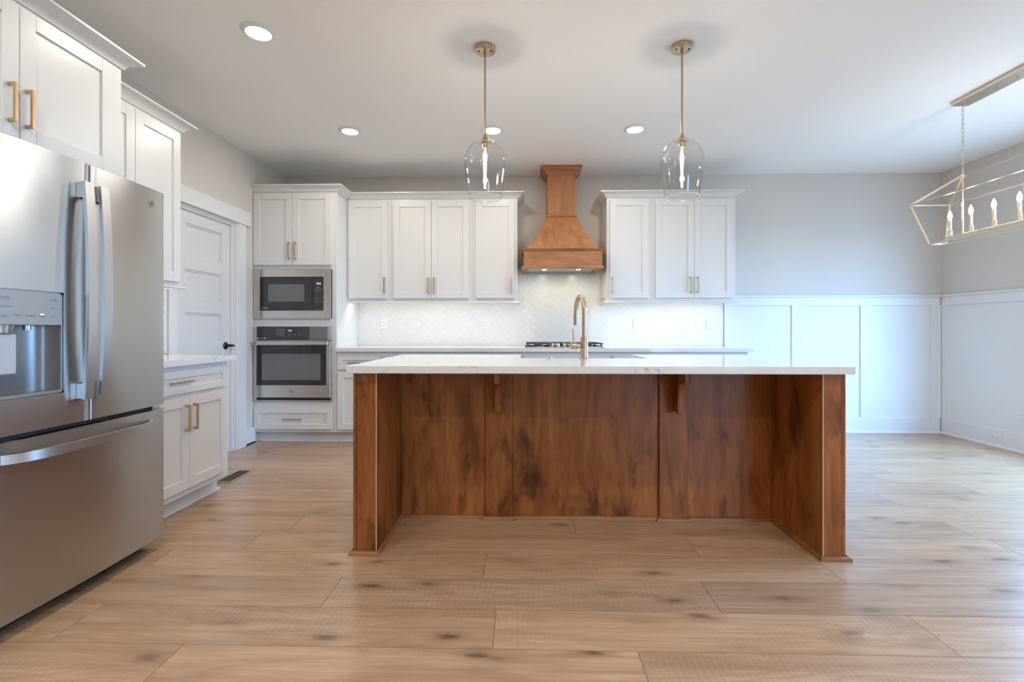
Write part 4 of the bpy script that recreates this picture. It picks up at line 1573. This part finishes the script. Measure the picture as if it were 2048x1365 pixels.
VT = thing('floor_vent', 'bronze floor vent grille in the planks beside the left base cabinet', 'vent', (-2.132, 3.50, 0))
m = MB()
vx0, vx1, vy0, vy1 = -2.195, -2.078, 3.350, 3.640
for q in ((vx0, vx1, vy0, vy0 + 0.012), (vx0, vx1, vy1 - 0.012, vy1), (vx0, vx0 + 0.012, vy0 + 0.012, vy1 - 0.012), (vx1 - 0.012, vx1, vy0 + 0.012, vy1 - 0.012)):
    m.box(q[0], q[1], q[2], q[3], 0.0004, 0.006, 0.001)
m.build('rim', 'vent_rim', VT, 'tan metal rim')
m = MB()
m.box(vx0 + 0.0125, vx1 - 0.0125, vy0 + 0.0125, vy1 - 0.0125, 0.0004, 0.0018, 0)
k = vy0 + 0.020
while k < vy1 - 0.02:
    m.box(vx0 + 0.0125, vx1 - 0.0125, k, k + 0.006, 0.0018, 0.0052, 0)
    k += 0.0125
m.box((vx0 + vx1) / 2 - 0.004, (vx0 + vx1) / 2 + 0.004, vy0 + 0.0125, vy1 - 0.0125, 0.0018, 0.0055, 0)
m.build('grille', 'vent_brown', VT)

# ------------------------------------------------------------------ ceiling lights
def can(x, y, label, power):
    z = ZC
    t = thing('recessed_light', label, 'ceiling light', (x, y, z), 'round recessed ceiling lights')
    MB().lathe([(0.066, -0.0135), (0.068, -0.0145), (0.088, -0.006), (0.092, -0.001), (0.092, -0.0002), (0.066, -0.0002), (0.066, -0.0135)], (x, y, z), 40, caps=False).build('trim_ring', 'trim_paint', t)
    MB().lathe([(0.0, -0.0120), (0.0655, -0.0115), (0.0655, -0.0005)], (x, y, z), 36).build('lens', 'can_glow', t)
    lamp('AREA', 'can_light', (x, y, z - 0.0150), power, C_CAN, t, 0.125)
    return t

can(-1.474, 2.630, 'recessed ceiling light nearest the deep cabinet above the refrigerator', P_CAN)
can(-1.446, 3.954, 'recessed ceiling light in front of the oven tower', P_CAN)
can(-0.260, 3.965, 'recessed ceiling light seen beside the left pendant rod', P_CAN)
can(0.913, 3.974, 'recessed ceiling light between the hood and the right pendant', P_CAN)
for i, y in enumerate((0.9, -0.9, -2.7)):  # ceiling lights out of view, added to brighten the room
    for j, x in enumerate((-1.45, 0.35, 2.15)):
        can(x, y - 0.0, 'unseen ceiling light added behind the camera, %s row and %s column' % (('first', 'second', 'third')[i], ('left', 'middle', 'right')[j]), P_CAN_ADDED)

# ------------------------------------------------------------------ pendants
def pendant(x, y, label):
    t = thing('pendant_light', label, 'pendant light', (x, y, ZC), 'pendant lights over the island')
    c = (x, y, 0)
    m = MB().lathe([(0.0, 2.7175), (0.052, 2.7175), (0.059, 2.720), (0.061, 2.724), (0.061, 2.7425), (0, 2.7425)], c, 44)
    cn = m.build('canopy', 'champagne', t)
    m = MB()
    for s in (-1, 1):
        m.lathe([(0, -0.004), (0.0045, -0.004), (0.005, -0.0002)], (x + s * 0.036, y - 0.012, 2.7175), 14)
    m.build('screw', 'dark_bronze', cn)
    m = MB()
    m.lathe([(0.0, 2.690), (0.0075, 2.690), (0.0085, 2.705), (0.0085, 2.7172), (0, 2.7172)], c, 20)
    m.cyl((x, y, 2.225), (x, y, 2.692), 0.0062, seg=18)
    m.build('rod', 'champagne', t)
    m = MB().lathe([(0.0, 2.232), (0.009, 2.232), (0.0105, 2.222), (0.016, 2.208), (0.026, 2.198), (0.042, 2.190), (0.043, 2.186), (0.020, 2.184), (0.020, 2.150), (0.017, 2.147), (0, 2.147)], c, 36)
    m.build('socket', 'champagne', t)
    prof = [(0.030, 2.187), (0.048, 2.185), (0.072, 2.174), (0.095, 2.152), (0.110, 2.125), (0.1195, 2.090), (0.1215, 2.060), (0.1185, 2.020), (0.1120, 1.970), (0.1040, 1.910), (0.0985, 1.866), (0.0985, 1.862)]
    inner = [(r - 0.0028, z - (0.0025 if z > 2.15 else 0)) for r, z in reversed(prof)]
    # smooth the glass outline
    def dense(p):
        out = []
        n = len(p)
        for i in range(n - 1):
            p0, p1, p2, p3 = p[max(i - 1, 0)], p[i], p[i + 1], p[min(i + 2, n - 1)]
            for k in range(4):
                s = k / 4
                out.append(tuple(0.5 * ((2 * p1[q]) + (-p0[q] + p2[q]) * s + (2 * p0[q] - 5 * p1[q] + 4 * p2[q] - p3[q]) * s * s + (-p0[q] + 3 * p1[q] - 3 * p2[q] + p3[q]) * s ** 3) for q in (0, 1)))
        out.append(p[-1])
        return out
    MB().shell(dense(prof) + dense(inner), c, 64).build('shade', 'clear_glass', t, 'clear glass tulip shade', angle=80)
    MB().tube([(x + 0.0972 * math.cos(2 * math.pi * k / 60), y + 0.0972 * math.sin(2 * math.pi * k / 60), 1.8605) for k in range(60)], 0.0019, 8, closed=True).build('shade_rim', 'rim_glass', t)
    m = MB().shell([(0.012, 2.150), (0.0150, 2.140), (0.0160, 2.120), (0.0160, 2.000), (0.0150, 1.985), (0.010, 1.972), (0.002, 1.967)], c, 28)
    bl = m.build('bulb', 'bulb_glass', t, 'clear tubular bulb', angle=80)
    m = MB()
    m.cyl((x, y, 2.02), (x, y, 2.142), 0.0022, seg=8)
    for k in range(4):
        a = k * math.pi / 2 + 0.4
        dx, dy = 0.0085 * math.cos(a), 0.0085 * math.sin(a)
        m.tube([(x + dx * 0.5, y + dy * 0.5, 2.132), (x + dx, y + dy, 2.105), (x + dx * 0.9, y + dy * 0.9, 2.05), (x + dx * 0.6, y + dy * 0.6, 2.01)], 0.0017, 6)
    m.build('filament', 'filament_glow', bl, 'glowing amber filament')
    lamp('POINT', 'pendant_lamp', (x, y, 2.07), P_PENDANT, C_WARM, t, 0.014)
    return t

PA = pendant(-0.229, 2.815, 'glass pendant light over the left half of the island')
copy_tree(PA, (0.922, 2.826, ZC), 'glass pendant light over the right half of the island')
lp = [o for o in PA.children if o.type == 'LIGHT'][0]

# ------------------------------------------------------------------ linear lantern chandelier
LC = thing('lantern_chandelier', 'pale gold linear cage lantern hanging from the ceiling at the right', 'chandelier', (3.175, 3.24, ZC))
cx, cyl_, hw = 3.175, 3.24, 0.150
MB().box(cx - 0.062, cx + 0.062, 2.90, 3.585, ZC - 0.026, ZC - 0.0005, 0.002).build('canopy', 'pale_gold', LC)
m = MB()
for yy in (3.40, 3.30, 3.17, 3.07):
    m.lathe([(0, -0.005), (0.005, -0.005), (0.006, -0.0002)], (cx, yy, ZC - 0.026), 14)
m.build('screw', 'knob_steel', LC)
zh, zs_, zb = 2.205, 2.057, 1.742
y_h, y_s, y_b = 0.315, 0.595, 0.525
bw = 0.060
for s in (1, -1):
    yh = cyl_ + s * y_h
    m = MB()
    z = ZC - 0.026
    m.tube([(cx, yh, z), (cx, yh, z - 0.018)], 0.005, 10)
    top, bot, nlk = z - 0.014, zh + 0.022, 15
    step = (top - bot) / nlk
    for k in range(nlk):
        zc_ = top - step * (k + 0.5)
        pts = []
        for j in range(14):
            t = 2 * math.pi * j / 14
            u, w_ = 0.0085 * math.cos(t), (step / 2 + 0.0055) * math.sin(t)
            pts.append((cx + (u if k % 2 else 0), yh + (0 if k % 2 else u), zc_ + w_))
        m.tube(pts, 0.0020, 7, closed=True)
    m.build('chain', 'pale_gold', LC)
    m = MB()
    m.lathe([(0.0, zh + 0.022), (0.006, zh + 0.020), (0.007, zh + 0.006), (0.016, zh + 0.004), (0.016, zh - 0.020), (0.006, zh - 0.022), (0, zh - 0.022)], (cx, yh, 0), 18)
    m.build('hub', 'pale_gold', LC)
    MB().cyl((cx, yh, zh - 0.02), (cx, yh, zb + 0.03), 0.0055, seg=12).build('stem', 'pale_gold', LC)
m = MB()
def barq(p, q, w=0.011):
    d = (Vector(q) - Vector(p)).normalized()
    up = (0, 0, 1) if abs(d.z) < 0.95 else (0, 1, 0)
    m.tube([p, q], 1.0, flat=(w, w, up))
barq((cx, cyl_ - y_h, zh), (cx, cyl_ + y_h, zh))
for sx in (-1, 1):
    barq((cx + sx * hw, cyl_ - y_s, zs_), (cx + sx * hw, cyl_ + y_s, zs_))
    barq((cx + sx * bw, cyl_ - y_b, zb), (cx + sx * bw, cyl_ + y_b, zb))
    for sy in (-1, 1):
        barq((cx, cyl_ + sy * y_h, zh), (cx + sx * hw, cyl_ + sy * y_s, zs_))
        barq((cx + sx * hw, cyl_ + sy * y_s, zs_), (cx + sx * bw, cyl_ + sy * y_b, zb))
for sy in (-1, 1):
    barq((cx - hw, cyl_ + sy * y_s, zs_), (cx + hw, cyl_ + sy * y_s, zs_))
    barq((cx - bw, cyl_ + sy * y_b, zb), (cx + bw, cyl_ + sy * y_b, zb))
m.build('cage', 'pale_gold', LC)
MB().box(cx - 0.016, cx + 0.016, cyl_ - 0.45, cyl_ + 0.45, zb + 0.022, zb + 0.040, 0.002).build('candle_bar', 'pale_gold', LC)
for k in range(6):
    yy = 3.659 - k * 0.1676
    z0 = zb + 0.040
    m = MB().lathe([(0.0, z0), (0.0135, z0), (0.0135, z0 + 0.042), (0.0105, z0 + 0.044), (0.0100, z0 + 0.048), (0.0100, z0 + 0.118), (0.0085, z0 + 0.120), (0, z0 + 0.120)], (cx, yy, 0), 20)
    cd = m.build('candle', 'candle_sleeve', LC)
    zq = z0 + 0.120
    m = MB().lathe([(0.006, zq), (0.0105, zq + 0.012), (0.0135, zq + 0.026), (0.0125, zq + 0.040), (0.008, zq + 0.055), (0.003, zq + 0.068), (0.0, zq + 0.073)], (cx, yy, 0), 18)
    m.build('bulb', 'candle_glow', cd, 'lit flame-tip candle bulb')
    lamp('POINT', 'candle_light', (cx, yy, zq + 0.105), P_CANDLE, (1.0, 0.80, 0.58), LC, 0.012)
